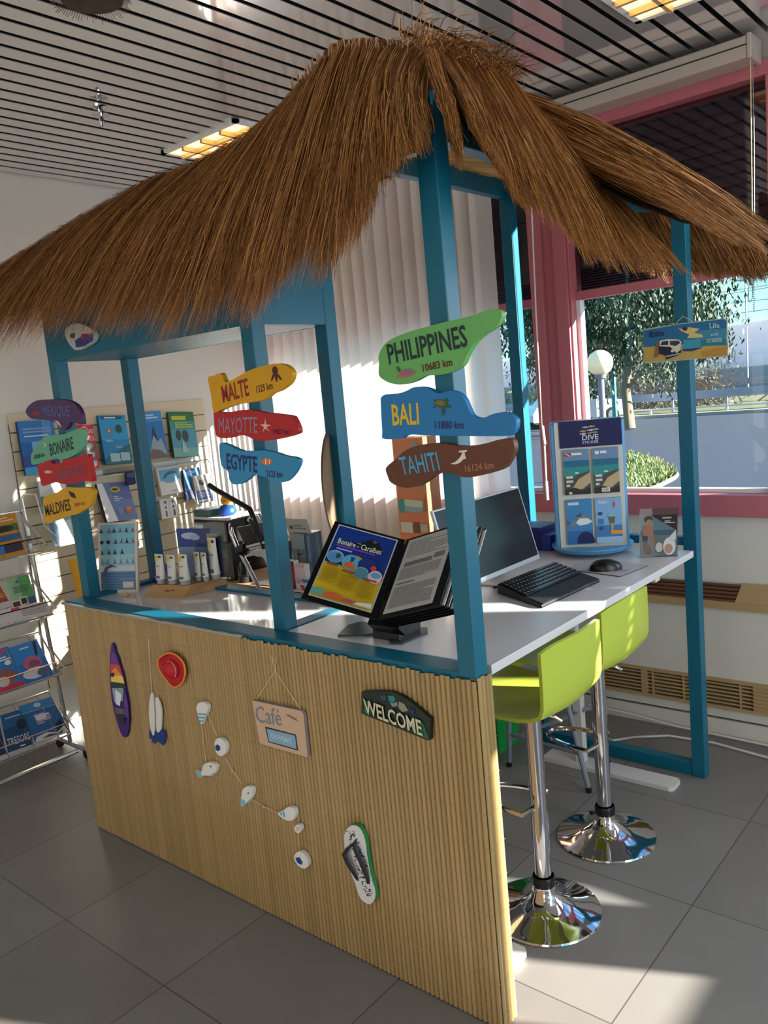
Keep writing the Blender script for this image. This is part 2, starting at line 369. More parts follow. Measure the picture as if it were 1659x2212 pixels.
b = B(); b.lathe((-2.047, .485, ZC), [(.03, 0), (.03, -.006), (.012, -.012), (.012, -.03)], CHROME, 16); b.build('base', t0)
b = B(); b.lathe((-2.047, .485, ZC), [(.012, -.03), (.036, -.032), (.036, -.036), (.008, -.04), (.014, -.062), (.005, -.078)], CHROME, 14); b.build('deflector', t0)
WV = mat('woven_straw', '#4a3a2c', .8, nscale=40, namt=.4)
WX, WY_ = -1.10, -.12
b = B(); b.lathe((WX, WY_, ZC-.03), [(.02, 0), (.05, -.015), (.085, -.05), (.09, -.055), (.08, -.05), (.045, -.01)], WV, 28)
for k in range(80):
    a = 2*PI*k/80; c0 = V((WX, WY_, ZC-.03)); d = V((math.cos(a), math.sin(a), 0)); l_ = random.uniform(.015, .035)
    b.tube([c0+d*.085+V((0, 0, -.05)), c0+d*(.085+l_)+V((0, 0, -.05-l_*.6))], .001, WV, 3)
tag(b.build('woven_shade'), 'brown frayed straw shade hanging from the ceiling at the top left', 'lamp shade')
# ================================================================== THE TIKI BAR
LB, S, AX, DY, WY, Y2, ZL, ZS = 2.037, .055, .79, .466, 1.637, .082, 1.0, 1.972
bar = thing('tiki_bar', 'blue post tiki bar with bamboo front and straw thatched roof', 'bar', (-1, .8, 0))
def post(x0, y0, z0, z1): b = B(); b.box((x0, y0, z0), (x0+S, y0+S, z1), BLUE); b.build('post', bar, bevel=.003)
post(-S, .0, ZL-.01, 2.40); post(-AX-S, Y2, ZL, 2.40); post(-LB, Y2, ZL, 2.22); post(-LB, DY-S, 0, 2.22); post(-AX-S, DY-S, 0, 2.44)
post(-.835, WY, 0, 2.60); post(-.078, WY, 0, 2.38)
# ledges
b = B(); b.box((-LB, .004, ZL-.035), (-S, Y2+.002, ZL), BLUE); b.build('counter_ledge', bar, bevel=.002)
b = B(); b.box((-AX-S, Y2, ZL-.035), (-AX, DY, ZL+.002), BLUE); b.box((-LB, Y2, ZL-.035), (-LB+S, DY, ZL+.001), BLUE); b.box((-LB, DY-S, ZL-.035), (-AX, DY, ZL-.001), BLUE); b.build('counter_ledge', bar)
b = B(); b.box((-LB-.006, -.012, ZL-.012), (-.9, .004, ZL-.004), mat('edge_trim', '#b9b2a8', .15, metal=.8)); b.build('edge_trim', bar)
b = B(); b.box((-LB+S, Y2, ZL-.03), (-AX-S, DY-S, ZL-.012), mat('gloss_white', '#d9d6d8', .12, coat=.3)); b.build('counter_top', bar)
# soffit and fascia boards over the left counter
b = B(); b.box((-LB+.004, Y2+.004, ZS), (-AX-S+.02, DY-.004, ZS+.02), BLUE); b.build('soffit', bar)
for lo, hi in (((-LB+S*.5, Y2+.002, ZS-.001), (-AX-S*.5, Y2+.02, 2.26)), ((-LB+S, DY-.02, ZS-.001), (-AX-S*.5, DY-.002, 2.26)), ((-LB+.002, Y2+S*.5, ZS-.001), (-LB+.02, DY-S*.5, 2.26)), ((-AX-.02, Y2+S*.5, ZS-.001), (-AX-.002, DY-S*.5, 2.36))):
    b = B(); b.box(lo, hi, BLUE); b.build('fascia', bar)
# beams
for lo, hi in (((-S+.004, S, 2.297), (-.004, WY, 2.35)), ((-AX-.05, DY, 2.523), (-AX-.006, WY, 2.60)), ((-.81, WY+.005, 0), (-.07, WY+.05, .058)), ((-.81, WY+.008, 1.0), (-.07, WY+.048, 1.035))):
    b = B(); b.box(lo, hi, BLUE); b.build('beam', bar, bevel=.003)
for y, zz in ((Y2+.01, 2.36), (WY+.01, 2.51)):
    b = B(); b.obox((-AX-S+.02, y, zz), (AX, 0, 2.30-zz), (0, .035, 0), (0, 0, .07), BLUE); b.build('rafter', bar)
# bamboo front: slats in one rolled mat, stitched with thread
b = B(); n = 124; pw = LB/n; rnd = random.Random(3)
def slat(p0, u, nrm, w_, z0, z1, m):
    prof = [(-.5, 0), (-.36, .42), (-.12, .74), (.12, .74), (.36, .42), (.5, 0)]
    dz = rnd.uniform(-.005, .003)
    cols = [V(p0)+V(u)*(q[0]*w_*.95)+V(nrm)*(q[1]*w_*.32) for q in prof]
    b.grid([[c+V((0, 0, z0)) for c in cols], [c+V((0, 0, z1+dz)) for c in cols]], m)
for i in range(n): slat((-LB+pw*(i+.5), -.002, 0), (1, 0, 0), (0, -1, 0), pw, .004, ZL-.012, BAMB)
for i in range(4): slat((.002, (i+.5)*.0165, 0), (0, 1, 0), (1, 0, 0), .0165, .004, ZL-.006, BAMB)
for i in range(2): slat((-LB-.002, (i+.5)*.0165, 0), (0, -1, 0), (-1, 0, 0), .0165, .004, ZL-.02, BAMB)
b.box((-LB, -.0015, .003), (.0015, .06, ZL-.04), mat('panel_board', '#4a371e', .9))
z = .045
while z < ZL-.03:
    b.tube([(-LB, -.0066, z), (-1.0, -.0064, z+.003), (0.0, -.0066, z), (.0082, .004, z), (.0080, .062, z+.003)], .00038, mat('mat_thread', '#b89c68', .7), 4); z += .0965
pan = b.build('front_panel', bar, smooth=True)

# ---------------- thatch
TH = mat('thatch_straw', '#a8743c', .55, island=.5)
_t = TH.node_tree; _g = [n for n in _t.nodes if n.type == 'NEW_GEOMETRY'][0]; _c = _t.nodes.new('ShaderNodeValToRGB')
for _p, _h in ((0, '#57310f'), (1, '#c68d4a')):
    _c.color_ramp.elements[int(_p)].position = _p; _c.color_ramp.elements[int(_p)].color = hx(_h)
_e = _c.color_ramp.elements.new(.55); _e.color = hx('#925d28')
_t.links.new(_g.outputs['Random Per Island'], _c.inputs[0]); _t.links.new(_c.outputs[0], _t.nodes['Principled BSDF'].inputs['Base Color']); TH2 = mat('thatch_core', '#5a3a1c', .9, nscale=30, namt=.3)
STEM = mat('cut_stems', '#b0886a', .6, island=.3)
def cat(p, t):
    n = len(p)-1; f = min(max(t, 0), 1)*n; i = min(int(f), n-1); f -= i
    a, b_, c, d = p[max(i-1, 0)], p[i], p[i+1], p[min(i+2, n)]
    return .5*((2*b_)+(c-a)*f+(2*a-5*b_+4*c-d)*f*f+(3*b_-a-3*c+d)*f*f*f)
def surf(ribs, u, t):
    q = [cat([r[k] for r in ribs], u) for k in range(len(ribs[0]))]
    if t > 1: return q[-1]+(q[-1]-cat(q, .9))*((t-1)*10)
    return cat(q, t)
def thatch(ribs, count, thick, seed, out, clumps=40, fall=.04, width=.0026):
    r = random.Random(seed); b = B()
    cl = sorted(r.random() for _ in range(clumps))
    lens = [r.uniform(.80, 1.12) for _ in cl]
    lift = [r.uniform(-1.0, 1.5) for _ in cl]
    for s_ in (.0,):                                        # matted core below the straw
        rows = [[surf(ribs, i/24, j/8*.72)-V(out)*.012 for i in range(25)] for j in range(9)]
        b.grid(rows, TH2); b.grid([[q-V(out)*.02 for q in rr] for rr in rows], TH2, True)
    for k in range(count):
        u = r.random(); ci = min(range(clumps), key=lambda i: abs(cl[i]-u)) if k % 3 else r.randrange(clumps)
        pull = r.uniform(.25, .8) if k % 3 else 0
        t0 = max(0, r.random()**1.7*.62-.03); t1 = (lens[ci] if k % 3 else r.uniform(.8, 1.04))*r.uniform(.86, 1.07)
        if t0 > .4 and r.random() < .5: t1 = t0+.4
        lay = r.random(); nrm = V(out)*(thick*(lay**.8)+.3*thick*lift[ci]*(1 if k % 3 else 0))
        du = r.gauss(0, .012 if r.random() < .88 else .05); pts = []
        for j in range(6):
            f = j/5; t_ = lerp(t0, t1, f)
            uu = u+(cl[ci]-u)*pull*(t_**1.5)*.8+du*f if k % 3 else u+du*f
            q = surf(ribs, uu, t_)+nrm*(.35+.65*math.sin(min(f*2, 1)*PI/2))
            q += V((r.gauss(0, .003), r.gauss(0, .003), r.gauss(0, .002)-fall*f*f*(lay*.5)))*(.4+f)
            pts.append(q)
        a = r.random()*PI; wd = width*r.uniform(.6, 1.3)
        ax = V((math.cos(a), math.sin(a)*.6, .25)).normalized()
        n0 = len(b.v); mi = b.mi(TH)
        for j, q in enumerate(pts):
            w_ = wd*(1-.75*(j/5)**2); b.v.append(tuple(q-ax*w_*.5)); b.v.append(tuple(q+ax*w_*.5))
        for j in range(5): b.f.append([n0+2*j, n0+2*j+1, n0+2*j+3, n0+2*j+2]); b.m.append(mi)
    return b
def ribs_y(rows, ys): return [[at(px, py, 1, y) for (px, py), y in zip(row, ys)] for row in rows]
front = [((-60, 612), (-110, 690), (-150, 775)), ((-10, 585), (-90, 680), (-135, 777)), ((110, 508), (-20, 640), (-115, 767)), ((215, 450), (85, 596), (-25, 746)),
         ((320, 392), (180, 552), (70, 730)), ((430, 350), (290, 515), (175, 720)), ((540, 290), (395, 485), (275, 711)), ((625, 222), (490, 445), (385, 700)), ((685, 150), (575, 395), (480, 680)),
         ((725, 105), (645, 360), (560, 648)), ((760, 92), (705, 340), (632, 610)), ((800, 90), (757, 320), (700, 565)), ((840, 92), (800, 270), (770, 520)), ((872, 95), (838, 235), (830, 420)), ((900, 105), (880, 215), (885, 345)), ((925, 120), (918, 215), (935, 305))]
R1 = ribs_y(front, (.10, -.03, -.13))
b = thatch(R1, 14500, .05, 11, (0, -.85, .25), 70); b.build('thatch', bar)['kind'] = 'stuff'
# the same layer seen from above: straw lying back over the left roof
Rb = [[r_[0]+V((0, 0, .01)), r_[0]+V((0, .26, .02)), r_[0]+V((0, .50, -.12))] for r_ in R1[:9]]
b = thatch(Rb, 2600, .03, 12, (0, .2, .9), 40); b.build('thatch', bar)['kind'] = 'stuff'
# right slope, front bundle
def rr(row, xs_): return [at(px, py, 0, x) for (px, py), x in zip(row, xs_)]
A_ = [((915, 85), (975, 195), (1035, 312)), ((960, 100), (1030, 250), (1085, 385)), ((985, 108), (1060, 280), (1118, 440)), ((1010, 118), (1100, 300), (1180, 480)), ((1050, 135), (1160, 335), (1255, 530)), ((1085, 155), (1220, 370), (1325, 562)), ((1112, 190), (1270, 400), (1400, 568)), ((1135, 222), (1310, 425), (1452, 560))]
RT0 = [[at(*q, 1, y) for q, y in zip(row, (.05, -.03, -.08))] for row in (((915, 105), (950, 215), (982, 312)), ((930, 105), (968, 215), (996, 330)), ((945, 110), (978, 215), (1003, 318)))]
b = thatch(RT0, 420, .02, 19, (.2, -.8, .2), 5); b.build('thatch', bar)['kind'] = 'stuff'
RA = [rr(q, (-.2, .0, .17)) for q in A_]
b = thatch(RA, 6800, .045, 13, (.5, -.5, .5), 40); b.build('thatch', bar)['kind'] = 'stuff'
B_ = [((1105, 195), (1390, 332), (1650, 478)), ((1100, 215), (1375, 362), (1645, 530)), ((1100, 240), (1365, 390), (1600, 528)), ((1110, 262), (1345, 394), (1530, 490)), ((1125, 283), (1318, 394), (1462, 456))]
RB_ = [rr(q, (-.30, .12, .31)) for q in B_]
b = thatch(RB_, 4200, .04, 14, (.3, -.2, .8), 34); b.build('thatch', bar)['kind'] = 'stuff'
C_ = [((1290, 395), (1340, 500), (1385, 575)), ((1350, 415), (1405, 510), (1450, 590)), ((1430, 440), (1475, 530), (1520, 595)), ((1500, 460), (1545, 545), (1580, 600)), ((1570, 480), (1605, 550), (1635, 605)), ((1620, 480), (1650, 545), (1672, 592))]
RC = ribs_y(C_, (1.76, 1.80, 1.84))
b = thatch(RC, 2600, .03, 15, (0, -.4, .3), 30); b.build('thatch', bar)['kind'] = 'stuff'
# tufts at the peak, cut stem ends
r = random.Random(5); b = B()
for k in range(700):
    f = r.random(); q = lerp(at(885, 95, 1, .1), at(1090, 160, 0, -.2), f)+V((r.gauss(0, .02), r.gauss(0, .03), r.uniform(-.03, .02)))
    d = V((r.uniform(-.1, .75), r.uniform(-.5, .3), r.uniform(-.25, .35)+(.35 if f < .2 and r.random() < .25 else 0)))*r.uniform(.08, .2)
    b.tube([q, q+d*.5+V((0, 0, .01)), q+d+V((0, 0, -.02))], [.0016, .0012, .0004], TH, 3)
b.build('thatch', bar)['kind'] = 'stuff'
b = B()
for k in range(260):
    f = r.random(); q = cat([at(*p_, 1, .09) for p_ in ((640, 190), (690, 140), (725, 112), (760, 100), (800, 97), (840, 100), (885, 105))], f)+V((0, r.uniform(-.03, .03), -.06))
    b.tube([q, q+V((r.gauss(0, .008), 0, .06+r.uniform(-.01, .018)))], .0017, STEM, 4)
b.build('stem_ends', bar)['kind'] = 'stuff'
# reed mat that carries the straw
b = B(); RM = mat('reed_mat', '#c79a5c', .5, island=.3)
for k in range(76):
    y = .62+k*.0148; b.tube([(-.84, y, 2.612+r.gauss(0, .002)), (-.12, y+.004, 2.41+r.gauss(0, .002))], .006, RM, 5)
b.build('reed_mat', bar, smooth=True)
b = B()
for k in range(22):
    y = .09+k*.0185; b.tube([(-2.08, y, 2.265), (-.90, y, 2.40)], .007, RM, 5)
b.build('reed_mat', bar, smooth=True)
# ================================================================== SIGNS ON THE POSTS
def px_(o, k, pts): return [(o[0]+x*k, o[1]+y*k) for x, y in pts]
def smooth_poly(p, n=4):
    out = []; m_ = len(p)
    for i in range(m_):
        a, b_, c, d = [V((*p[(i+j-1) % m_], 0)) for j in range(4)]
        for j in range(n):
            f = j/n; q = .5*((2*b_)+(c-a)*f+(2*a-5*b_+4*c-d)*f*f+(3*b_-a-3*c+d)*f*f*f); out.append((q.x, q.y))
    return out
def pxt(b, st, bl, br, tl, ax, val, m, bold=.0):        # words between three pixel corners on the plane
    o = at(*bl, ax, val); b.text(st, o, at(*br, ax, val)-o, at(*tl, ax, val)-o, m, bold)
def decal(b, pts, ax, val, m):
    P = [at(x, y, ax, val) for x, y in pts]; a = V((0, 0, 0))
    for i in range(len(P)): a += (P[i]-P[0]).cross(P[(i+1) % len(P)]-P[0])
    b.face(P if a.dot(CP-P[0]) > 0 else P[::-1], m)
def ellpx(cx, cy, rx, ry, n=14, rot=0):
    c, s = math.cos(math.radians(rot)), math.sin(math.radians(rot)); r = []
    for i in range(n):
        a = 2*PI*i/n; x, y = rx*math.cos(a), ry*math.sin(a); r.append((cx+x*c-y*s, cy+x*s+y*c))
    return r
def sign(label, colr, o, k, outline, yb, words, figs, th=.018):
    yf = yb-th; pl = px_(o, k, smooth_poly(outline)); P = [at(x, y, 1, yf) for x, y in pl]
    cx = sum((p for p in P), V((0, 0, 0)))/len(P)
    t0 = thing('place_sign', label, 'sign', (cx.x, yb, cx.z), 'painted wooden place signs')
    b = B(); b.prism(P, (0, th, 0), mat('sign_'+colr.strip('#'), colr, .5, nscale=9, namt=.06)); b.build('board', t0, bevel=.002)
    b = B()
    for st, bl, br, tl, cc, bo in words[:1]: pxt(b, st, *[px_(o, k, [q])[0] for q in (bl, br, tl)], 1, yf-.0008, c_(cc), bo)
    b.build('lettering', t0)
    if len(words) > 1:
        b = B(); st, bl, br, tl, cc, bo = words[1]; pxt(b, st, *[px_(o, k, [q])[0] for q in (bl, br, tl)], 1, yf-.0008, c_(cc), bo); b.build('distance', t0)
    if figs:
        b = B(); d = .0008
        for cc, pts in figs: d += .0003; decal(b, px_(o, k, pts), 1, yf-d, c_(cc))
        b.build('painted_figure', t0)
o1, k1 = (780, 660), .217
sign('green leaf-shaped sign reading PHILIPPINES, topmost on the right front post', '#63a85a', o1, k1, [(178, 570), (175, 500), (230, 390), (330, 320), (480, 260), (640, 215), (830, 165), (1000, 125), (1130, 90), (1250, 45), (1340, 35), (1395, 65), (1395, 120), (1340, 210), (1230, 280), (1130, 370), (1060, 480), (1000, 600), (900, 660), (780, 690), (640, 700), (540, 750), (420, 785), (300, 775), (210, 730), (175, 680)], 0.0,
     [('PHILIPPINES', (280, 592), (1066, 408), (247, 388), '#05282c', .02), ('10683 km', (617, 662), (912, 598), (604, 585), '#5a1014', .025)],
     [('#b06a5a', ellpx(445, 690, 100, 26, rot=-12)), ('#8a6670', ellpx(450, 665, 75, 34, rot=-8)), ('#3c2c34', [(372, 660), (345, 612), (352, 610), (380, 655)]), ('#3c2c34', [(385, 655), (362, 606), (369, 604), (393, 650)])])
sign('blue sign reading BALI with a turtle, in the middle on the right front post', '#1272ac', o1, k1, [(195, 960), (205, 910), (250, 885), (370, 875), (450, 850), (520, 815), (600, 810), (680, 830), (740, 870), (800, 870), (870, 850), (930, 855), (990, 890), (1030, 940), (1060, 1010), (1100, 1090), (1160, 1120), (1230, 1115), (1310, 1080), (1400, 1065), (1480, 1085), (1530, 1120), (1545, 1160), (1530, 1240), (1490, 1285), (1420, 1300), (1060, 1300), (800, 1295), (600, 1290), (500, 1285), (430, 1300), (390, 1325), (222, 1325), (210, 1250)], 0.0,
     [('BALI', (315, 1195), (580, 1183), (300, 985), '#d9b21c', .02), ('11880 km', (735, 1230), (1018, 1228), (732, 1150), '#24145a', .02)],
     [('#3b4a2a', ellpx(795, 975, 70, 42, rot=12)), ('#6a6a2c', ellpx(790, 970, 52, 28, rot=12)), ('#3b4a2a', ellpx(868, 1005, 24, 17)), ('#3b4a2a', [(810, 1010), (838, 1040), (820, 1085), (795, 1100), (808, 1060), (795, 1030)]), ('#3b4a2a', [(840, 950), (835, 920), (860, 935), (865, 960)]), ('#3b4a2a', [(735, 940), (720, 930), (735, 970)]), ('#3b4a2a', [(730, 1000), (700, 1015), (740, 1020)])])
sign('brown sign reading TAHITI with a white shark, lowest on the right front post', '#5f3016', o1, k1, [(245, 1640), (260, 1600), (330, 1540), (430, 1450), (540, 1400), (680, 1375), (830, 1375), (940, 1395), (1080, 1400), (1250, 1370), (1350, 1340), (1440, 1325), (1500, 1330), (1525, 1400), (1515, 1470), (1470, 1560), (1420, 1620), (1300, 1665), (1150, 1700), (1040, 1712), (960, 1690), (900, 1670), (800, 1665), (720, 1700), (640, 1760), (560, 1800), (460, 1815), (370, 1800), (290, 1755), (265, 1700)], 0.0,
     [('TAHITI', (408, 1690), (790, 1640), (368, 1512), '#3a9ac4', .008), ('16124 km', (1038, 1660), (1322, 1620), (1030, 1592), '#b0785c', .0)],
     [('#d9d2c4', [(890, 1575), (940, 1555), (985, 1510), (1010, 1465), (972, 1460), (975, 1445), (1055, 1437), (1052, 1455), (1030, 1462), (1038, 1500), (1048, 1525), (1022, 1528), (990, 1560), (950, 1580), (915, 1582)])])
o2, k2 = (420, 740), .29825
sign('yellow sign reading MALTE with an octopus, topmost on the middle front post', '#d29a06', o2, k2, [(98, 258), (140, 240), (190, 222), (225, 287), (290, 260), (400, 200), (520, 165), (600, 152), (670, 170), (708, 220), (690, 290), (620, 345), (560, 370), (500, 415), (400, 435), (300, 450), (200, 485), (140, 503), (120, 380)], Y2,
     [('MALTE', (207, 437), (398, 383), (190, 315), '#8e1a1a', .02), ('1325 km', (450, 367), (567, 335), (445, 314), '#3a1a1e', .01)],
     [('#4a1420', ellpx(583, 205, 20, 34, rot=-8)), ('#4a1420', [(565, 232), (552, 275), (562, 278), (580, 240), (590, 285), (600, 282), (600, 240), (622, 272), (632, 266), (610, 232)])])
sign('red sign reading MAYOTTE with a starfish, between the yellow and blue signs', '#b01c22', o2, k2, [(140, 530), (150, 505), (250, 505), (330, 490), (430, 492), (520, 510), (580, 515), (690, 530), (720, 550), (755, 640), (720, 670), (600, 700), (500, 712), (430, 700), (370, 675), (320, 672), (260, 690), (200, 692), (155, 665)], Y2,
     [('MAYOTTE', (178, 657), (457, 655), (175, 545), '#8f7f96', .0), ('7987 km', (565, 668), (688, 665), (563, 628), '#3a1420', .01)],
     [('#d9b8ac', [(512, 548), (520, 592), (555, 598), (522, 612), (545, 645), (512, 622), (495, 650), (503, 612), (475, 592), (507, 592)])])
sign('light blue sign reading EGYPTE with an orange fish, lowest on the middle post', '#2c86b4', o2, k2, [(180, 740), (215, 733), (270, 755), (340, 785), (430, 785), (500, 780), (590, 800), (650, 820), (730, 835), (755, 860), (735, 920), (700, 970), (660, 1005), (620, 1012), (550, 990), (480, 965), (430, 955), (390, 985), (340, 1020), (290, 1028), (255, 1000), (240, 930), (195, 890)], Y2,
     [('EGYPTE', (235, 915), (457, 945), (230, 800), '#16226a', .02), ('3123 km', (520, 975), (637, 980), (520, 925), '#3a1a5a', .02)],
     [('#d2702c', ellpx(525, 862, 40, 24)), ('#e9dcc8', [(512, 842), (520, 842), (520, 884), (512, 884)]), ('#e9dcc8', [(540, 845), (546, 846), (546, 882), (540, 882)]), ('#d2702c', [(492, 862), (476, 845), (478, 880)])])
o3, k3 = (30, 850), .13562
sign('purple sign reading MEXIQUE, topmost on the left front post', '#4a2a5c', o3, k3, [(190, 270), (240, 190), (370, 110), (600, 95), (760, 95), (880, 120), (980, 180), (1050, 280), (1080, 400), (1080, 490), (980, 470), (900, 450), (860, 530), (800, 580), (730, 550), (680, 480), (600, 440), (500, 420), (380, 415), (280, 400), (210, 340)], Y2,
     [('MEXIQUE', (468, 380), (890, 395), (455, 190), '#5a6aa0', .0)], [('#8a2438', ellpx(350, 315, 75, 34)), ('#c9a9a0', [(640, 430), (700, 435), (740, 480), (765, 555), (700, 490)])])
sign('pale green sign reading BONAIRE, second from the top on the left post', '#62a684', o3, k3, [(270, 1000), (320, 890), (400, 800), (460, 710), (560, 670), (690, 660), (790, 650), (890, 610), (1000, 570), (1080, 560), (1100, 640), (1100, 840), (1050, 920), (960, 985), (860, 1030), (760, 1050), (640, 1040), (520, 1070), (400, 1110), (290, 1130)], Y2-.004,
     [('BONAIRE', (585, 1000), (960, 885), (555, 805), '#0c2a2a', .014), ('8008 km', (327, 1052), (492, 1000), (318, 985), '#143030', .02)], [('#b8c2a0', [(450, 770), (520, 800), (510, 850), (470, 850), (490, 815)])])
sign('red sign reading GALAPAGOS with a white fish, third on the left post', '#b4161f', o3, k3, [(370, 1160), (450, 1120), (510, 1080), (580, 1080), (620, 1115), (740, 1110), (800, 1060), (900, 1030), (1080, 1000), (1180, 975), (1215, 1150), (1250, 1390), (1160, 1390), (1040, 1415), (900, 1440), (780, 1440), (700, 1420), (640, 1410), (560, 1440), (450, 1470), (410, 1330)], Y2-.006,
     [('GALAPAGOS', (685, 1390), (1145, 1300), (660, 1200), '#5f5670', .0)], [('#d9b8a0', ellpx(535, 1250, 50, 24)), ('#d9b8a0', [(580, 1250), (608, 1215), (600, 1275)])])
sign('yellow sign reading MALDIVES with a manta ray, lowest on the left post', '#d09c10', o3, k3, [(465, 1680), (560, 1610), (680, 1580), (760, 1530), (860, 1495), (1000, 1500), (1150, 1500), (1260, 1540), (1250, 1680), (1200, 1800), (1100, 1860), (1010, 1920), (880, 1950), (760, 1990), (640, 2030), (500, 2070), (480, 1900)], Y2-.004,
     [('MALDIVES', (512, 1960), (912, 1860), (482, 1780), '#33190c', .02), ('7800 km', (965, 1810), (1130, 1770), (955, 1750), '#a8471c', .02)], [('#1f1c1c', [(865, 1548), (960, 1590), (990, 1675), (900, 1640)])])
# beach plaque on the far post
o, k = (1370, 670), .13864
yb = WY-.002; yf = yb-.008; P = [at(x, y, 1, yf) for x, y in px_(o, k, [(130, 310), (150, 295), (640, 215), (1400, 125), (1440, 140), (1455, 170), (1448, 280), (1462, 350), (1455, 440), (1468, 560), (1455, 640), (1460, 700), (1440, 722), (900, 770), (200, 830), (130, 820), (150, 660), (125, 600), (150, 520)])]
t0 = thing('beach_plaque', 'painted metal plaque of a beach van and lifeguard hut on the far right post', 'plaque', (0, yb, 1.8))
b = B(); b.prism(P, (0, .006, 0), c_('#a8b9b0'), c_('#c9c2b0')); d = [0]
def D(cc, pts): d[0] += .0003; decal(b, px_(o, k, pts), 1, yf-.0005-d[0], c_(cc))
D('#1f6a9c', [(140, 320), (640, 230), (1400, 140), (1440, 175), (1430, 440), (700, 540), (150, 575)]); D('#3a8aa8', [(900, 330), (1440, 280), (1430, 440), (900, 500)]); D('#1d7c8c', [(780, 490), (1430, 440), (1445, 550), (1000, 590), (760, 600)])
D('#c2a050', [(150, 580), (330, 560), (760, 620), (1100, 560), (1450, 550), (1455, 705), (900, 755), (150, 810)]); D('#b98a3c', [(1050, 640), (1450, 560), (1455, 700), (1050, 730)])
D('#d9c27a', [(680, 270), (760, 300), (850, 265), (1020, 290), (930, 350), (1060, 380), (1070, 420), (820, 440), (860, 380), (740, 330)]); D('#2b2b30', ellpx(790, 290, 40, 32)); D('#3a9ab4', [(770, 460), (1030, 450), (1040, 580), (760, 610)]); D('#1c3468', [(750, 610), (1080, 580), (900, 640), (760, 640)])
D('#dcd6bc', [(395, 480), (520, 450), (680, 455), (740, 490), (710, 640), (660, 670), (560, 570), (390, 560)]); D('#26304a', [(430, 490), (530, 475), (530, 540), (410, 545)]); D('#2a3a54', [(555, 480), (690, 475), (720, 510), (640, 560), (560, 540)]); D('#14183a', [(380, 565), (560, 570), (660, 670), (720, 620), (745, 680), (500, 770), (470, 700), (385, 680)]); D('#e4dcc8', ellpx(595, 635, 26, 22)); D('#a8a8ac', [(480, 715), (740, 660), (745, 680), (490, 735)]); D('#8a5f34', [(350, 500), (380, 480), (380, 690), (350, 735), (310, 735)])
d[0] += .0005
pxt(b, 'Ibiza', *px_(o, k, [(235, 430), (470, 395), (230, 330)]), 1, yf-.001-d[0], c_('#1a1650'), .01)
for st, q in (('Life', [(1180, 285), (1330, 275), (1170, 200)]), ('at the', [(1195, 400), (1310, 390), (1195, 355)]), ('oceans', [(1125, 510), (1365, 490), (1125, 450)])): pxt(b, st, *px_(o, k, q), 1, yf-.001-d[0], c_('#cfe3e3'), 0)
b.build('plate', t0)
b = B(); b.tube([at(*q, 1, yf-.002) for q in px_(o, k, [(650, 205), (760, 95), (915, 180)])], .0012, CREAM, 5); b.build('string', t0)

# ================================================================== THINGS ON THE BAMBOO FRONT
YP = -.0065
o, k = (130, 1280), .34358
def face_at(y): return lambda q: at(*q, 1, y)
t0 = thing('toy_surfboard', 'small painted surfboard with sunset colours on the left of the bamboo front', 'surfboard', (-1.70, YP, .68))
b = B(); ol = [(325, 318), (350, 378), (378, 460), (402, 560), (425, 680), (434, 780), (427, 875), (408, 912), (382, 885), (350, 790), (326, 680), (314, 560), (312, 430)]
b.prism([at(*q, 1, YP-.009) for q in px_(o, k, smooth_poly(ol))], (0, .009, 0), c_('#3b1f6e'), c_('#2d1650')); d = [0]
for cc, pts in (('#6a3a8c', [(322, 370), (345, 385), (372, 460), (318, 470)]), ('#c8443c', [(315, 450), (372, 455), (392, 520), (318, 520)]), ('#e88a4a', [(320, 500), (345, 470), (390, 525), (330, 530)]), ('#f0c860', [(318, 520), (393, 525), (405, 575), (320, 560)]), ('#1d3a34', [(318, 560), (405, 572), (410, 600), (320, 590)]), ('#8a9aa8', [(325, 600), (398, 600), (395, 680), (340, 690)]), ('#dfe4e8', [(345, 610), (385, 640), (375, 715), (350, 700)]), ('#5b3a8c', [(400, 600), (425, 690), (432, 790), (405, 780)]), ('#5a5a60', [(345, 720), (400, 730), (405, 770), (352, 760)]), ('#2e2a30', [(355, 765), (405, 775), (400, 830), (370, 810)]), ('#20232c', [(316, 505), (338, 505), (338, 530), (316, 530)])):
    d[0] += .0003; decal(b, px_(o, k, pts), 1, YP-.0095-d[0], c_(cc))
b.build('board', t0)
t0 = thing('hanging_fish', 'two white wooden fish with navy tails hanging by a cord beside the sombrero', 'ornament', (-1.47, YP, .6))
b = B(); b.tube([at(*q, 1, YP-.003) for q in px_(o, k, [(555, 290), (562, 400), (572, 560), (578, 640)])], .0014, CREAM, 5); b.build('cord', t0)
for ol, tl in (([(575, 630), (560, 690), (558, 780), (570, 865), (588, 900), (595, 830), (590, 700)], [(572, 865), (560, 868), (560, 915), (578, 925), (574, 948), (598, 935), (604, 880)]), ([(599, 668), (612, 670), (632, 730), (634, 800), (628, 868), (607, 872), (603, 780)], [(604, 868), (652, 870), (658, 915), (646, 962), (610, 930), (590, 955), (600, 900)])):
    b = B(); dy = .006 if ol[0][0] > 580 else .003
    b.prism([at(*q, 1, YP-dy-.007) for q in px_(o, k, smooth_poly(ol))], (0, .007, 0), c_('#dcdad4')); f_ = b.build('fish', t0, bevel=.0015)
    b = B(); b.prism([at(*q, 1, YP-dy-.0065) for q in px_(o, k, tl)], (0, .006, 0), c_('#1f3a80')); b.build('tail', f_)
    if dy > .004:
        b = B(); decal(b, px_(o, k, [(600, 745), (606, 752), (602, 770), (594, 755)]), 1, YP-dy-.0075, c_('#8fa6b4')); b.build('painted_heart', f_)
t0 = thing('mini_sombrero', 'little red sombrero with an orange braided rim on the bamboo front', 'hat', (-1.32, YP, .82))
SR = mat('sombrero_red', '#b3161c', .6, nscale=14, namt=.25); SO = mat('braid_orange', '#e08a3c', .6)
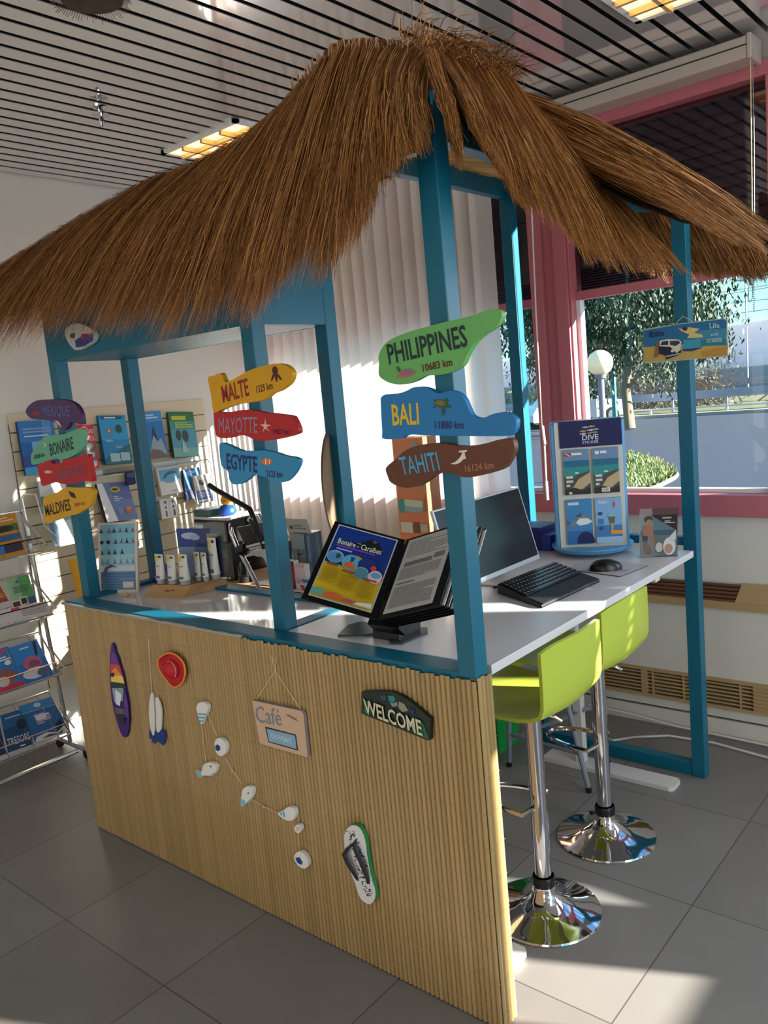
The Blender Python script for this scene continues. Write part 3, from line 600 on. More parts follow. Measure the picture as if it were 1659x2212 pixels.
ol = smooth_poly([(620, 430), (640, 400), (690, 378), (740, 395), (780, 440), (792, 500), (775, 560), (735, 592), (700, 580), (660, 530), (630, 480)], 5); P = [at(*q, 1, YP-.012) for q in px_(o, k, ol)]
cc = sum(P, V((0, 0, 0)))/len(P)
b = B(); n_ = len(P)
for a_, h0, b2, h1 in ((1.0, -.004, .86, .004), (.86, .004, .5, .003)):
    for i in range(n_):
        p0, p1 = P[i], P[(i+1) % n_]; f = lambda p, s_, h: cc+(p-cc)*s_+V((0, h, 0)); b.face([f(p0, a_, h0), f(p1, a_, h0), f(p1, b2, h1), f(p0, b2, h1)][::-1], SR)
b.build('brim', t0)
b = B(); b.tube([cc+(p-cc)*1.0+V((0, -.004, 0)) for p in P], .0035, SO, 6, closed=True); b.build('braid', t0)
b = B(); b.lathe(cc+V((0, .006, 0)), [(.036, 0), (.031, .02), (.024, .026), (.012, .034), (0, .036)], SR, 20, (0, -1, 0))
b.tube([cc+V((.03*math.cos(a), -.008, .03*math.sin(a))) for a in [PI*(.2+j*.08)-PI*.5 for j in range(14)]], .003, c_('#d9c9c0'), 5); b.build('crown', t0, smooth=True)
# sea garland
t0 = thing('sea_garland', 'string garland of small white and blue wooden fish and shells on the bamboo front', 'garland', (-.95, YP, .4))
b = B(); K = lambda q: at(*px_(o, k, [q])[0], 1, YP-.006)
for ln in ([(888, 830), (900, 940), (915, 1060)], [(928, 760), (985, 900)], [(1035, 1035), (1085, 1120), (1140, 1200)], [(1205, 1300), (1280, 1345), (1370, 1385)], [(1495, 1400), (1497, 1480), (1505, 1630)]): b.tube([K(q) for q in ln], .0011, CREAM, 4)
b.build('cord', t0)
SHW = mat('shell_white', '#dfdcd6', .6)
def piece(name, ol, extra):
    b = B(); b.prism([at(*q, 1, YP-.015) for q in px_(o, k, smooth_poly(ol, 3))], (0, .014, 0), SHW); f_ = b.build(name, t0, bevel=.003, seg=2)
    b = B(); d = .0155
    for cc_, pts in extra: d += .0003; decal(b, px_(o, k, pts), 1, YP-d, c_(cc_))
    if extra: b.build('blue_paint', f_)
piece('shell', [(855, 725), (870, 695), (900, 690), (925, 710), (925, 745), (905, 790), (888, 830), (872, 790), (860, 750)], [('#5aa9cc', [(866, 757), (920, 762), (917, 772), (868, 768)]), ('#5aa9cc', [(870, 780), (912, 784), (908, 794), (873, 790)]), ('#5aa9cc', [(876, 802), (904, 806), (900, 815), (879, 812)])])
piece('shell', [(970, 950), (980, 925), (1000, 915), (1030, 935), (1045, 970), (1035, 1015), (1005, 1028), (978, 1000)], [('#1f3f88', [(975, 962), (990, 955), (1005, 968), (1005, 990), (992, 998), (976, 988)])])
piece('wooden_fish', [(850, 1120), (885, 1130), (900, 1085), (935, 1068), (975, 1080), (982, 1110), (960, 1150), (900, 1150), (880, 1165), (865, 1150)], [('#79bcd8', [(850, 1122), (884, 1132), (890, 1150), (878, 1166), (866, 1150)]), ('#79bcd8', [(940, 1150), (972, 1130), (968, 1150)]), ('#20242c', ellpx(946, 1094, 5, 5, 8))])
piece('wooden_fish', [(1135, 1330), (1140, 1270), (1150, 1235), (1180, 1218), (1208, 1232), (1208, 1280), (1185, 1315), (1160, 1325), (1150, 1345)], [('#79bcd8', [(1134, 1295), (1165, 1312), (1152, 1346), (1136, 1332)]), ('#79bcd8', [(1175, 1315), (1205, 1290), (1203, 1310)]), ('#20242c', ellpx(1182, 1262, 5, 5, 8))])
piece('shell', [(1368, 1390), (1400, 1372), (1430, 1350), (1465, 1355), (1480, 1385), (1470, 1425), (1435, 1435), (1400, 1420)], [('#5aa9cc', [(1380, 1386), (1390, 1380), (1396, 1404), (1388, 1402)]), ('#5aa9cc', [(1398, 1378), (1406, 1374), (1414, 1414), (1404, 1410)])])
piece('scallop', [(1472, 1490), (1480, 1465), (1500, 1460), (1515, 1480), (1510, 1505), (1490, 1512)], [('#d9bfb4', ellpx(1494, 1486, 14, 16))])
piece('shell', [(1470, 1670), (1480, 1640), (1505, 1628), (1535, 1645), (1560, 1690), (1555, 1725), (1525, 1735), (1490, 1710)], [('#1f3f88', [(1478, 1668), (1505, 1664), (1525, 1700), (1515, 1712), (1492, 1700)])])
for q in ((900, 950), (1083, 1120), (1280, 1348)):
    b = B(); b.lathe(K(q), [(0, -.006), (.004, -.003), (.005, .001), (0, .006)], c_('#c9a27c'), 7, (.4, 0, 1)); b.build('bead', t0)
# café sign
o, k = (510, 1400), .11453
t0 = thing('cafe_sign', 'wooden board lettered Café with a small blue panel hanging by a cord', 'sign', (-.77, YP, .75))
b = B(); b.prism([at(*q, 1, YP-.014) for q in px_(o, k, [(300, 985), (1225, 1185), (1268, 1240), (1350, 2060), (1310, 2050), (480, 1810), (440, 1770)])], (0, .013, 0), mat('pale_wood', '#c4a68c', .6, nscale=12, namt=.1, stretch=(.3, 1, 1)), c_('#8e7f80')); b.build('board', t0, bevel=.002)
b = B(); decal(b, px_(o, k, [(545, 1480), (1128, 1632), (1172, 1935), (610, 1775)]), 1, YP-.0145, c_('#22222a')); decal(b, px_(o, k, [(575, 1515), (1110, 1650), (1145, 1905), (620, 1760)]), 1, YP-.0149, c_('#82a6be')); b.build('blue_panel', t0)
b = B(); yv = YP-.0153
pxt(b, 'Café', *px_(o, k, [(385, 1400), (860, 1470), (350, 1090)]), 1, yv, c_('#77828e'), .0); pxt(b, 'OUVERT', *px_(o, k, [(665, 1690), (1060, 1810), (640, 1595)]), 1, yv, c_('#d9e6ee'), -.01)
decal(b, px_(o, k, [(925, 1250), (990, 1260), (1060, 1290), (1100, 1330), (1165, 1385), (1080, 1350), (1000, 1300)]), 1, yv, c_('#a06a50')); decal(b, px_(o, k, [(1100, 1330), (1140, 1310), (1130, 1350)]), 1, yv, c_('#a06a50'))
b.build('lettering', t0)
b = B(); K = lambda q: at(*px_(o, k, [q])[0], 1, YP-.004)
b.tube([K((385, 970)), K((735, 430)), K((1215, 1150))], .0012, CREAM, 5); b.tube([K((675, 140)), K((700, 300)), K((735, 430)), K((750, 300)), K((755, 170))], .0011, CREAM, 5); b.lathe(K((738, 420)), [(0, -.005), (.004, 0), (0, .005)], CREAM, 8); b.build('cord', t0)
# welcome sign
o, k = (720, 1460), .14467
t0 = thing('welcome_sign', 'dark green arched sign with raised cream letters WELCOME on the bamboo', 'sign', (-.27, YP, .85))
DG = mat('sign_dark_green', '#14241f', .5, nscale=20, namt=.5)
b = B(); b.prism([at(*q, 1, YP-.014) for q in px_(o, k, [(418, 240), (540, 232), (700, 225), (860, 240), (1000, 290), (1130, 370), (1250, 470), (1380, 580), (1448, 640), (1445, 960), (1410, 965), (420, 560)])], (0, .013, 0), DG, c_('#1c1210')); d = .0143
for cc, pts in (('#0f7f7c', [(815, 300), (900, 300), (925, 350), (900, 400), (830, 380)]), ('#7d8688', [(840, 390), (900, 410), (950, 380), (960, 450), (880, 460)]), ('#8f8a6c', [(980, 380), (1060, 420), (1120, 520), (1030, 540), (970, 470)]), ('#3a3a40', [(700, 290), (790, 290), (790, 370), (705, 360)]), ('#1f5a3c', [(1200, 620), (1340, 700), (1440, 950), (1240, 880)]), ('#2f6a4a', [(470, 360), (560, 400), (560, 580), (460, 545)]), ('#2a2350', [(1120, 460), (1220, 520), (1200, 590), (1120, 540)])):
    d += .0003; decal(b, px_(o, k, pts), 1, YP-d, c_(cc))
b.build('plate', t0)
b = B(); q = px_(o, k, [(470, 560), (1335, 905), (440, 335)])
for h in (0, .0016, .0032): pxt(b, 'WELCOME', *q, 1, YP-.0165-h, c_('#c6c4a4'), .02)
b.build('lettering', t0)
# flip-flop
o, k = (720, 1760), .09493
t0 = thing('flip_flop', 'white flip flop with black scribbles, black strap and green edge on the bamboo', 'flip flop', (-.47, YP, .34))
ol = smooth_poly([(250, 640), (250, 470), (300, 340), (390, 255), (480, 245), (570, 290), (640, 390), (690, 520), (730, 700), (750, 900), (780, 1080), (820, 1300), (880, 1540), (930, 1680), (945, 1850), (910, 1970), (830, 2035), (740, 2010), (640, 1930), (580, 1830), (530, 1680), (470, 1500), (400, 1330), (330, 1150), (270, 950)], 3)
b = B(); b.prism([at(*q, 1, YP-.022) for q in px_(o, k, ol)], (0, .003, 0), c_('#d3d0d2')); b.prism([at(*q, 1, YP-.019) for q in px_(o, k, ol)], (0, .018, 0), c_('#2f8a4a')); r = random.Random(9)
for i in range(170):
    f = r.random(); c0 = (lerp(330, 800, f)+r.uniform(-60, 190)*(1 if f < .9 else .5), lerp(360, 1880, f)); a = r.uniform(0, 6.3); l_ = r.uniform(16, 46)
    inside = (lerp(270, 640, f)+25 < c0[0] < lerp(640, 900, f)-20)
    if inside: dx, dy = l_*math.cos(a), l_*math.sin(a); decal(b, px_(o, k, [(c0[0]-dx, c0[1]-dy), (c0[0]+dy*.4, c0[1]-dx*.4), (c0[0]+dx, c0[1]+dy), (c0[0]-dy*.15, c0[1]+dx*.15)]), 1, YP-.0223, c_('#1c1e22'))
b.build('sole', t0)
b = B(); K = lambda q, h: at(*px_(o, k, [q])[0], 1, YP-.022-h); SB = mat('strap_rubber', '#23282b', .5)
def strap(pts): b.grid([[K((x-dx, y), h-.001) for x, y, h, dx in pts], [K((x, y), h+.004) for x, y, h, dx in pts], [K((x+dx, y), h-.001) for x, y, h, dx in pts]], SB); b.grid([[K((x+dx, y), h-.0015) for x, y, h, dx in pts], [K((x, y), h-.001) for x, y, h, dx in pts], [K((x-dx, y), h-.0015) for x, y, h, dx in pts]], SB)
strap([(530, 545, .0, 18), (460, 650, .006, 32), (340, 750, .012, 55), (250, 900, .016, 60), (330, 1100, .016, 60), (430, 1280, .012, 50), (560, 1500, .0, 34)])
strap([(530, 545, .0, 18), (470, 660, .008, 40), (520, 850, .012, 55), (620, 1050, .014, 60), (700, 1250, .012, 55), (770, 1450, .006, 45), (800, 1580, .0, 36)])
b.build('strap', t0)
# small painted ornament tucked under the thatch by the left post
t0 = thing('fish_ornament', 'small white and blue fish ornament half hidden under the left thatch', 'ornament', at(165, 738, 1, Y2))
b = B(); o, k = (80, 680), .205
b.prism([at(*q, 1, Y2-.02) for q in px_(o, k, smooth_poly([(300, 150), (400, 90), (500, 110), (590, 170), (600, 260), (520, 330), (430, 372), (380, 355), (310, 260)], 3))], (0, .018, 0), c_('#b9b6b0')); d = .021
for cc, pts in (('#26397c', [(400, 270), (480, 220), (590, 190), (590, 270), (500, 330), (410, 345)]), ('#8f2a38', [(470, 200), (540, 200), (500, 260), (460, 260)]), ('#4a4a50', [(350, 200), (400, 190), (390, 250), (345, 240)])):
    d += .0004; decal(b, px_(o, k, pts), 1, Y2-d, c_(cc))
b.build('body', t0)
# ================================================================== DESK AND STOOLS
t0 = thing('standing_desk', 'white sit-stand desk inside the right half of the bar', 'desk', (-.4, .8, 0))
b = B(); b.box((-.782, Y2+.003, .974), (-.009, 1.561, 1.0), WLAM); b.build('desk_top', t0, bevel=.0015)
FT = mat('white_steel', '#cfccc8', .45)
for y in (.20, 1.46):
    b = B(); b.prism([(-.70, y, .0), (-.11, y, .0), (-.095, y+.015, 0), (-.095, y+.085, 0), (-.11, y+.10, 0), (-.70, y+.10, 0)], (0, 0, .018), FT); b.build('foot', t0, bevel=.002)
    b = B(); b.box((-.545, y+.03, .018), (-.505, y+.07, .60), FT); b.box((-.54, y+.034, .60), (-.51, y+.066, .95), FT); b.box((-.72, y+.02, .95), (-.06, y+.08, .974), FT); b.build('leg', t0, bevel=.002)
b = B(); b.box((-.42, .25, .93), (-.38, 1.5, .96), FT); b.box((-.05, 1.20, .955), (-.02, 1.24, .974), FT); b.build('crossbar', t0)

def stool(label, cx, cy, yc, rot, sz):
    t0 = thing('bar_stool', label, 'stool', (cx, cy, 0), 'lime bar stools at the desk')
    b = B(); b.lathe((cx, cy, 0), [(.181, 0), (.183, .004), (.180, .009), (.15, .018), (.10, .032), (.065, .050), (.046, .068), (.038, .085), (.036, .10)], CHROME, 48); b.build('base', t0, smooth=True)
    b = B(); b.lathe((cx, cy, 0), [(.036, .095), (.037, .10), (.037, .125), (.034, .13)], BLACK, 24); b.build('collar', t0, smooth=True)
    b = B(); b.lathe((cx, cy, 0), [(.0275, .13), (.0275, sz-.01), (.06, sz-.008), (.06, sz)], CHROME, 28); b.build('column', t0, smooth=True)
    R_ = lambda v: V((cx, cy, 0)) + Matrix.Rotation(rot, 3, 'Z') @ V(v)
    b = B(); b.tube([R_((.0, -.02, .375))]+[R_((-.205*math.sin(PI*i/14)-.012, -.085*math.cos(PI*i/14), .375)) for i in range(15)]+[R_((.0, .02, .375))], .0085, CHROME, 8); b.build('footrest', t0, smooth=True)
    b = B(); b.tube([R_((.01, .03, sz-.02)), R_((.05, .05, sz-.035)), R_((.07, .06, sz-.05))], .005, CHROME, 6); b.build('lever', t0)
    # one bent shell: seat, rounded heel, back
    dy = yc-cy
    prof = [(-.232, -.030), (-.242, -.012), (-.236, .004), (-.21, .012), (-.12, .006), (-.02, -.002), (.06, .0), (.11, .010), (.146, .034), (.162, .07), (.170, .13), (.176, .20), (.182, .262)]
    b = B(); rows_o, rows_i = [], []
    for i in range(17):
        s_ = i/16*2-1; y = dy+s_*.188
        ro, ri = [], []
        for j, (px, pz) in enumerate(prof):
            k_ = max(0, (j-7)/5); cur = .022*s_*s_*(1 if j < 7 else 1-k_)
            bow = -.030*k_*s_*s_; drop = -.018*k_*s_*s_*s_*s_
            a, c = prof[max(j-1, 0)], prof[min(j+1, len(prof)-1)]; tx, tz = c[0]-a[0], c[1]-a[1]; l_ = math.hypot(tx, tz); nx, nz_ = -tz/l_, tx/l_
            w_ = 1-.05*(1 if j < 1 else 0)
            q = (px+bow, y*w_, sz+.012+pz+cur+drop); ro.append(R_(q)); ri.append(R_((q[0]+nx*.011, q[1], q[2]+nz_*.011)))
        rows_o.append(ro); rows_i.append(ri)
    b.grid(rows_o, LIME, True); b.grid(rows_i, LIME)
    for e0 in (0, -1):
        b.grid([rows_o[e0], rows_i[e0]], LIME, e0 != 0)
    for e0 in (0, -1):
        b.grid([[r_[e0] for r_ in rows_o], [r_[e0] for r_ in rows_i]], LIME, e0 == 0)
    b.build('seat_shell', t0, smooth=True)
stool('lime green bar stool on a chrome base nearest the bamboo corner', -.155, .51, .515, 0, .698)
stool('lime green bar stool on a chrome base nearer the pink window', -.18, 1.02, .955, 0, .698)

# grey tube-legged chair half hidden behind the stools
GT = mat('grey_tube', '#8d93a0', .35, metal=.4)
t0 = thing('folding_chair', 'grey tube legged chair under the white desk behind the stools', 'chair', (-.6, 1.2, 0))
legs = [((-.385, 1.297, 0), (-.49, 1.31, .47)), ((-.80, 1.339, 0), (-.76, 1.33, .47)), ((-.42, 1.56, 0), (-.49, 1.54, .47)), ((-.79, 1.60, 0), (-.76, 1.56, .47))]
for a_, c_e in legs:
    b = B(); b.tube([a_, c_e], .011, GT, 8); lg = b.build('leg', t0)
    b = B(); d = (V(c_e)-V(a_)).normalized(); b.tube([V(a_), V(a_)+d*.022], .013, BLACK, 8); b.build('foot_cap', lg)
b = B(); b.tube([(-.42, 1.30, .16), (-.79, 1.337, .16)], .008, GT, 6); b.tube([(-.79, 1.34, .13), (-.42, 1.56, .30)], .010, GT, 6); b.build('stretcher', t0)
b = B(); b.box((-.79, 1.29, .47), (-.46, 1.58, .495), GT); b.build('seat', t0, bevel=.008)
b = B(); b.box((-1.12, 1.42, .0), (-.90, 1.60, .20), c_('#1c9a48')); b.box((-1.11, 1.415, .18), (-.91, 1.42, .22), c_('#e4e6e2')); tag(b.build('green_crate', bevel=.006), 'small bright green crate on the floor under the desk', 'crate')
b = B(); b.box((-.86, 1.42, .0), (-.845, 1.43, .01), BLACK)
cb = B(); cb.tube([(-.66, 1.9, .012), (-.60, 1.80, .012), (-.50, 1.78, .012), (-.43, 1.86, .012), (-.30, 1.95, .012), (-.1, 1.97, .012), (.15, 1.93, .012), (.45, 1.86, .012), (.9, 1.9, .012)], .0055, c_('#cfcac6'), 6)
tag(cb.build('power_cable', smooth=True), 'white cable looping over the floor in front of the convector', 'cable')
cb = B(); cb.tube([(-.75, 2.04, .05), (-.5, 2.055, .035), (-.3, 2.05, .02), (-.05, 2.058, .012), (.15, 2.055, .010), (.5, 2.05, .010), (1.0, 2.05, .01)], .005, c_('#d9d4d0'), 6)
tag(cb.build('power_cable', smooth=True), 'white cable running along the foot of the convector', 'cable')

# ================================================================== THINGS ON THE DESK
H1 = 1.0
# flip display book
t0 = thing('flip_display', 'black flip display stand open at a Bonaire travel poster', 'display stand', (-.48, .2, H1))
S_, U_, a_, b2 = V((-.411, .102, 1.075)), V((-.059, .237, .188)), V((-.196, -.106, .074)), V((.226, .005, .064))
BK = mat('binder_black', '#0c0c0e', .3)
nA = a_.cross(U_).normalized(); nA = nA if nA.dot(CP-S_) > 0 else -nA; nB = b2.cross(U_).normalized(); nB = nB if nB.dot(CP-S_) > 0 else -nB
o_ = slab('panel', S_+a_, S_, S_+a_+U_, .006, BK, None, [], t0, nA)
b = B(); c = Card(b, S_+a_*.93+U_*.05, S_+a_*.09+U_*.05, S_+a_*.93+U_*.97, nA); c.k = 1
c.ops([('r', '#b9bcc6', 0, 0, 1, 1), ('r', '#0d2f7c', .02, .015, .98, .985), ('r', '#c9a91c', .02, .015, .98, .47), ('p', '#c9a91c', [(.02, .45), (.3, .40), (.6, .42), (.98, .36), (.98, .3), (.02, .3)]), ('p', '#0d2f7c', [(.55, .48), (.98, .48), (.98, .40), (.75, .43)]),
       ('p', '#12161c', [(.30, .80), (.45, .82), (.55, .88), (.62, .915), (.72, .89), (.80, .82), (.83, .77), (.55, .76)]), ('p', '#5d5f62', [(.62, .905), (.66, .86), (.72, .885)]), ('p', '#6d6a60', [(.45, .82), (.5, .79), (.38, .805)]),
       ('t', '#c6d8a8', 'Bonaire - Caraïbes', .10, .735, .72, .075, 0, .01), ('r', '#7a3a94', .10, .70, .74, .722), ('l', '#8c94d0', .12, .65, .48, .69, 1, 3),
       ('e', '#b98a3c', .48, .575, .13, .06), ('e', '#7fa8c8', .16, .555, .135, .085), ('e', '#4d88b8', .155, .55, .12, .07), ('e', '#2a4a4c', .2, .57, .04, .035), ('e', '#4fa0b8', .42, .53, .14, .10), ('p', '#c85a34', [(.33, .50), (.42, .54), (.52, .50), (.50, .45), (.36, .45)]), ('p', '#2a3a8c', [(.40, .60), (.47, .60), (.46, .54), (.42, .53)]), ('e', '#1c2f70', .68, .545, .14, .09), ('e', '#8aa6b8', .64, .42, .125, .085), ('e', '#4c7d8c', .64, .42, .11, .072), ('e', '#d8b9c4', .87, .42, .11, .085), ('e', '#d23a3a', .80, .52, .045, .035), ('e', '#5a9ac0', .87, .44, .08, .04),
       ('r', '#8c3a44', .08, .425, .27, .445), ('r', '#8c3a44', .35, .385, .56, .405), ('r', '#8c3a44', .70, .35, .92, .37), ('l', '#a08614', .07, .20, .32, .40, 9, 1), ('l', '#a08614', .37, .17, .62, .37, 10, 2), ('l', '#a08614', .68, .12, .93, .33, 11, 3), ('p', '#5c9c90', [(.02, .015), (.02, .09), (.15, .10), (.3, .05), (.3, .015)]), ('p', '#c8603c', [(.2, .015), (.25, .08), (.4, .09), (.6, .04), (.6, .015)]), ('p', '#a8506c', [(.5, .015), (.58, .06), (.72, .05), (.75, .015)]), ('p', '#d4d2cc', [(.70, .015), (.76, .05), (.98, .08), (.98, .015)]), ('e', '#cfd3dc', .9, .83, .001, .001)])
b.build('poster', t0)
slab('panel', S_+b2*.02, S_+b2*1.03, S_+b2*.02+U_, .006, BK, None, [], t0, nB)
b = B(); c = Card(b, S_+b2*.09+U_*.04, S_+b2*.9+U_*.04, S_+b2*.09+U_*.97, nB); c.k = 1
c.ops([('r', '#b4b2ae', 0, 0, 1, 1), ('l', '#8d8c8a', .06, .72, .92, .96, 9, 4), ('r', '#6f6e6c', .1, .60, .68, .66), ('r', '#6f6e6c', .72, .62, .92, .69), ('l', '#8d8c8a', .06, .42, .9, .58, 7, 5), ('r', '#5d5c5a', .08, .36, .45, .375), ('l', '#8d8c8a', .06, .05, .92, .33, 12, 6)])
b.build('price_page', t0)
b = B()
for q in range(5):
    off = -nB*(.008+q*.009)+U_*(-.004*q); a0 = S_+b2*(.12+.02*q)+off
    b.obox(a0, b2*(.95+.02*q), U_, -nB*.002, BK); b.obox(a0+b2*(.90+.02*q)+U_*.01, b2*.05, U_*.97, -nB*.0024, c_('#c9c9c9'))
b.build('spare_panels', t0)
b = B(); b.obox(S_+V((-.05, .02, -.015))-U_*.04, V((.12, .0, 0)), U_*1.02, V((0, .03, -.03)), BK); b.build('spine', t0)
b = B(); b.prism([(-.47, .14, H1), (-.36, .14, H1), (-.36, .24, H1), (-.47, .24, H1)], V((.0, .02, .11)), BK); b.build('bracket', t0, bevel=.005)
for q in ([(-.58, .105), (-.50, .145), (-.46, .19), (-.50, .24), (-.61, .25), (-.625, .20)], [(-.375, .112), (-.34, .125), (-.335, .24), (-.365, .28), (-.42, .27), (-.43, .16)]):
    b = B(); b.prism([(x, y, H1) for x, y in q], (0, 0, .006), mat('foot_grey', '#33343a', .4)); b.build('foot', t0, bevel=.002)
# monitor
t0 = thing('monitor', 'wide flat monitor with thin silver frame leaning back on the desk', 'monitor', (-.5, .85, H1))
p0, p1, up = V((-.45, .562, 1.034)), V((-.45, 1.131, 1.034)), V((-.075, 0, .283)); nM = V((.283, 0, .075)).normalized()
b = B(); b.obox(p0, p1-p0, up, -nM*.012, mat('silver_plastic', '#b9bcc2', .35, metal=.3)); b.build('housing', t0, bevel=.002)
b = B(); e_ = (p1-p0)/(p1-p0).length; uu = up.normalized()
SCR = mat('dark_screen', '#18141c', .22)
c = Card(b, p0+e_*.008+uu*.018, p1-e_*.008+uu*.018, p0+e_*.008+up-uu*.006, nM); c.k = 1; c.rect(SCR, 0, 0, 1, 1); b.build('screen', t0)
b = B(); b.box((-.52, .80, H1), (-.40, 1.06, H1+.006), FT); b.box((-.535, .90, H1), (-.515, .97, 1.16), FT); b.obox((-.515, .91, 1.05), (.05, 0, 0), (0, .05, 0), (0, 0, .03), FT); b.build('stand', t0, bevel=.002)
# keyboard
kb = [V((-.397, .721, 0)), V((-.385, 1.148, 0)), V((-.122, .967, 0)), V((-.157, .599, 0))]
bl, br, tl = V((-.150, .612, H1)), V((-.150, 1.02, H1)), V((-.388, .73, H1))
ex = (V((-.128, .985, 0))-V((-.150, .612, 0))); ey = V((-.240, .115, 0)); o0 = V((-.152, .608, H1))
t0 = thing('keyboard', 'black computer keyboard with wrist rest on the white desk', 'keyboard', o0)
b = B(); zf, zb = V((0, 0, .012)), V((0, 0, .034))
vs = [o0, o0+ex, o0+ex+ey, o0+ey, o0+zf, o0+ex+zf, o0+ex+ey+zb, o0+ey+zb]
b.add(vs, [(0, 3, 2, 1), (4, 5, 6, 7), (0, 1, 5, 4), (1, 2, 6, 5), (2, 3, 7, 6), (3, 0, 4, 7)], BLACK); b.build('body', t0, bevel=.004)
b = B(); KC = mat('keycap', '#1b1b1f', .3); LG = c_('#b9b9bd')
for r_ in range(6):
    v0 = .36+r_*.103; n = 18
    for i in range(n):
        if r_ == 0 and 4 <= i < 9:
            if i > 4: continue
            w_ = 5
        else: w_ = 1
        u0 = .03+i*.0525; z_ = lerp(.012, .034, v0+.04)
        q = o0+ex*u0+ey*v0+V((0, 0, z_)); b.obox(q, ex*(.046+.0525*(w_-1)), ey*.085, V((0, 0, .006)), KC)
        q2 = q+ex*.012+ey*.045+V((0, 0, .0064)); b.face([q2, q2+ex*.018, q2+ex*.018+ey*.026, q2+ey*.026], LG)
b.build('keys', t0)
b = B(); b.obox(o0+zf+ex*.02+V((0, 0, .0012)), ex*.96, ey*.30+V((0, 0, .0045)), V((0, 0, .002)), mat('wrist_rest', '#1b1c22', .5, nscale=30, namt=.3)); b.build('wrist_rest', t0)
b = B(); b.box((-.30, .70, H1), (-.285, .715, H1+.001), BLACK)
# pad and mouse
b = B(); b.prism([(x, y, H1+.003) for x, y in ((-.345, 1.225), (-.272, 1.315), (-.07, 1.262), (-.096, 1.072), (-.30, 1.11))], (0, 0, -.003), c_('#b6b4ba'), c_('#3a3a40'))
c = Card(b, (-.2, 1.13, H1+.0032), (-.1, 1.12, H1+.0032), (-.19, 1.2, H1+.0032), (0, 0, 1)); c.lines('#9b9aa2', 0, .1, .9, .7, 3, 2); tag(b.build('mouse_pad'), 'thin grey mouse pad on the desk under the black mouse', 'mouse pad')
b = B(); rows = []
for i in range(9):
    f = i/8; th = PI*f; rows.append([V((-.19, 1.152, H1+.003))+V((math.cos(2*PI*j/20)*.038*math.sin(th*.5+.001), math.sin(2*PI*j/20)*.062*math.sin(th*.5+.001), .040*math.cos(th*.5)**.8 if f < 1 else 0)) for j in range(21)])
b.grid([[V((-.19, 1.152, 0))+Matrix.Rotation(-.95, 3, 'Z') @ (q-V((-.19, 1.152, 0))) for q in r_] for r_ in rows], mat('mouse_black', '#0e0e10', .3))
t0 = thing('computer_mouse', 'black computer mouse on the grey pad', 'mouse', (-.19, 1.152, H1+.003)); b.build('shell', t0, smooth=True)
b = B(); b.lathe((-.212, 1.138, H1+.036), [(0, -.004), (.005, -.002), (.005, .002), (0, .004)], c_('#2c2c30'), 12, (.6, -.8, 0)); b.build('wheel', t0)
# sticker carousel
t0 = thing('sticker_carousel', 'pale blue revolving display of dive stickers with navy header', 'display stand', (-.38, 1.42, H1))
bl, br = at(1205, 1187, 2, H1+.03), at(1358, 1180, 2, H1+.03); tl = rise(bl, 1187, 915); ex = br-bl; hh = tl-bl; nC = ex.cross(hh).normalized(); nC = nC if nC.dot(CP-bl) > 0 else -nC
CB = mat('pale_blue_plastic', '#5a9bd0', .4)
b = B(); dep = -nC*.15; b.obox(bl-ex*.02+nC*.0, ex*1.04, hh, dep, CB); b.build('tower', t0, bevel=.012, seg=3)
slab('front_panel', bl+ex*.05+nC*.004, br-ex*.02+nC*.004, tl+ex*.05+nC*.004, .004, c_('#d0cfc8'), '#d3d1c8', [], t0, nC)
cen = bl+ex*.5+dep*.5; b = B()
b.lathe((cen.x, cen.y, H1+.012), [(.10, 0), (.15, .004), (.165, .02), (.165, .024), (.1, .026)], CB, 36); b.build('turntable', t0, smooth=True); b = B(); b.lathe((cen.x, cen.y, H1), [(.09, 0), (.09, .012)], c_('#3a4a58'), 30); b.build('foot', t0, smooth=True)
fb, fx, fh = bl+ex*.05+nC*.0045, ex*.93, hh
b = B(); c = Card(b, fb+fx*.07+fh*.80+nC*.004, fb+fx*1.0+fh*.80+nC*.004, fb+fx*.07+fh*1.005+nC*.004, nC); c.b.obox(fb+fx*.07+fh*.80, fx*.93, fh*.205, nC*.004, c_('#0a1a58'))
c.rect('#081450', 0, 0, 1, 1); c.text('#c9ccd8', 'DIVE', .37, .25, .26, .2, 0, .02); c.text('#c9ccd8', 'STICKER', .37, .12, .26, .1, 0, .01)
for u, v, cc, fl in ((.40, .60, '#b89a50', 1), (.52, .62, '#c8ccd4', 1), (.60, .64, '#7fb0b8', 1), (.40, .50, '#c8ccd4', 1), (.50, .52, '#c07a3c', -1), (.58, .53, '#8a9a6a', 1), (.44, .74, '#9fb4c8', 1), (.52, .76, '#c9a24c', -1)):
    c.ell(cc, u, v, .042, .036, n=10); c.poly(cc, [(u-fl*.035, v), (u-fl*.062, v+.035), (u-fl*.062, v-.035)]); c.ell('#0a1a58', u+fl*.02, v+.008, .008, .012, n=6)
b.build('header', t0)
SKY_, SEA, TURQ, SAND, DK = '#6d8cae', '#1f6a8c', '#2a8f90', '#c2a983', '#2c2a24'
beach = [('r', SKY_, 0, 0, 1, 1), ('r', SEA, 0, .5, 1, .76), ('r', TURQ, 0, .35, 1, .62), ('p', '#46504a', [(0, .0), (0, .42), (.25, .36), (.5, .44), (1, .52), (1, 0)]), ('p', SAND, [(.25, .1), (.55, .34), (1, .48), (1, .25), (.7, .12)]), ('p', DK, [(0, 0), (0, .12), (.4, .16), (.7, .08), (1, .16), (1, 0)]), ('l', '#d9d6cc', .08, .16, .34, .44, 3, 2), ('e', '#bfe4e4', .5, .48, .09, .02)]
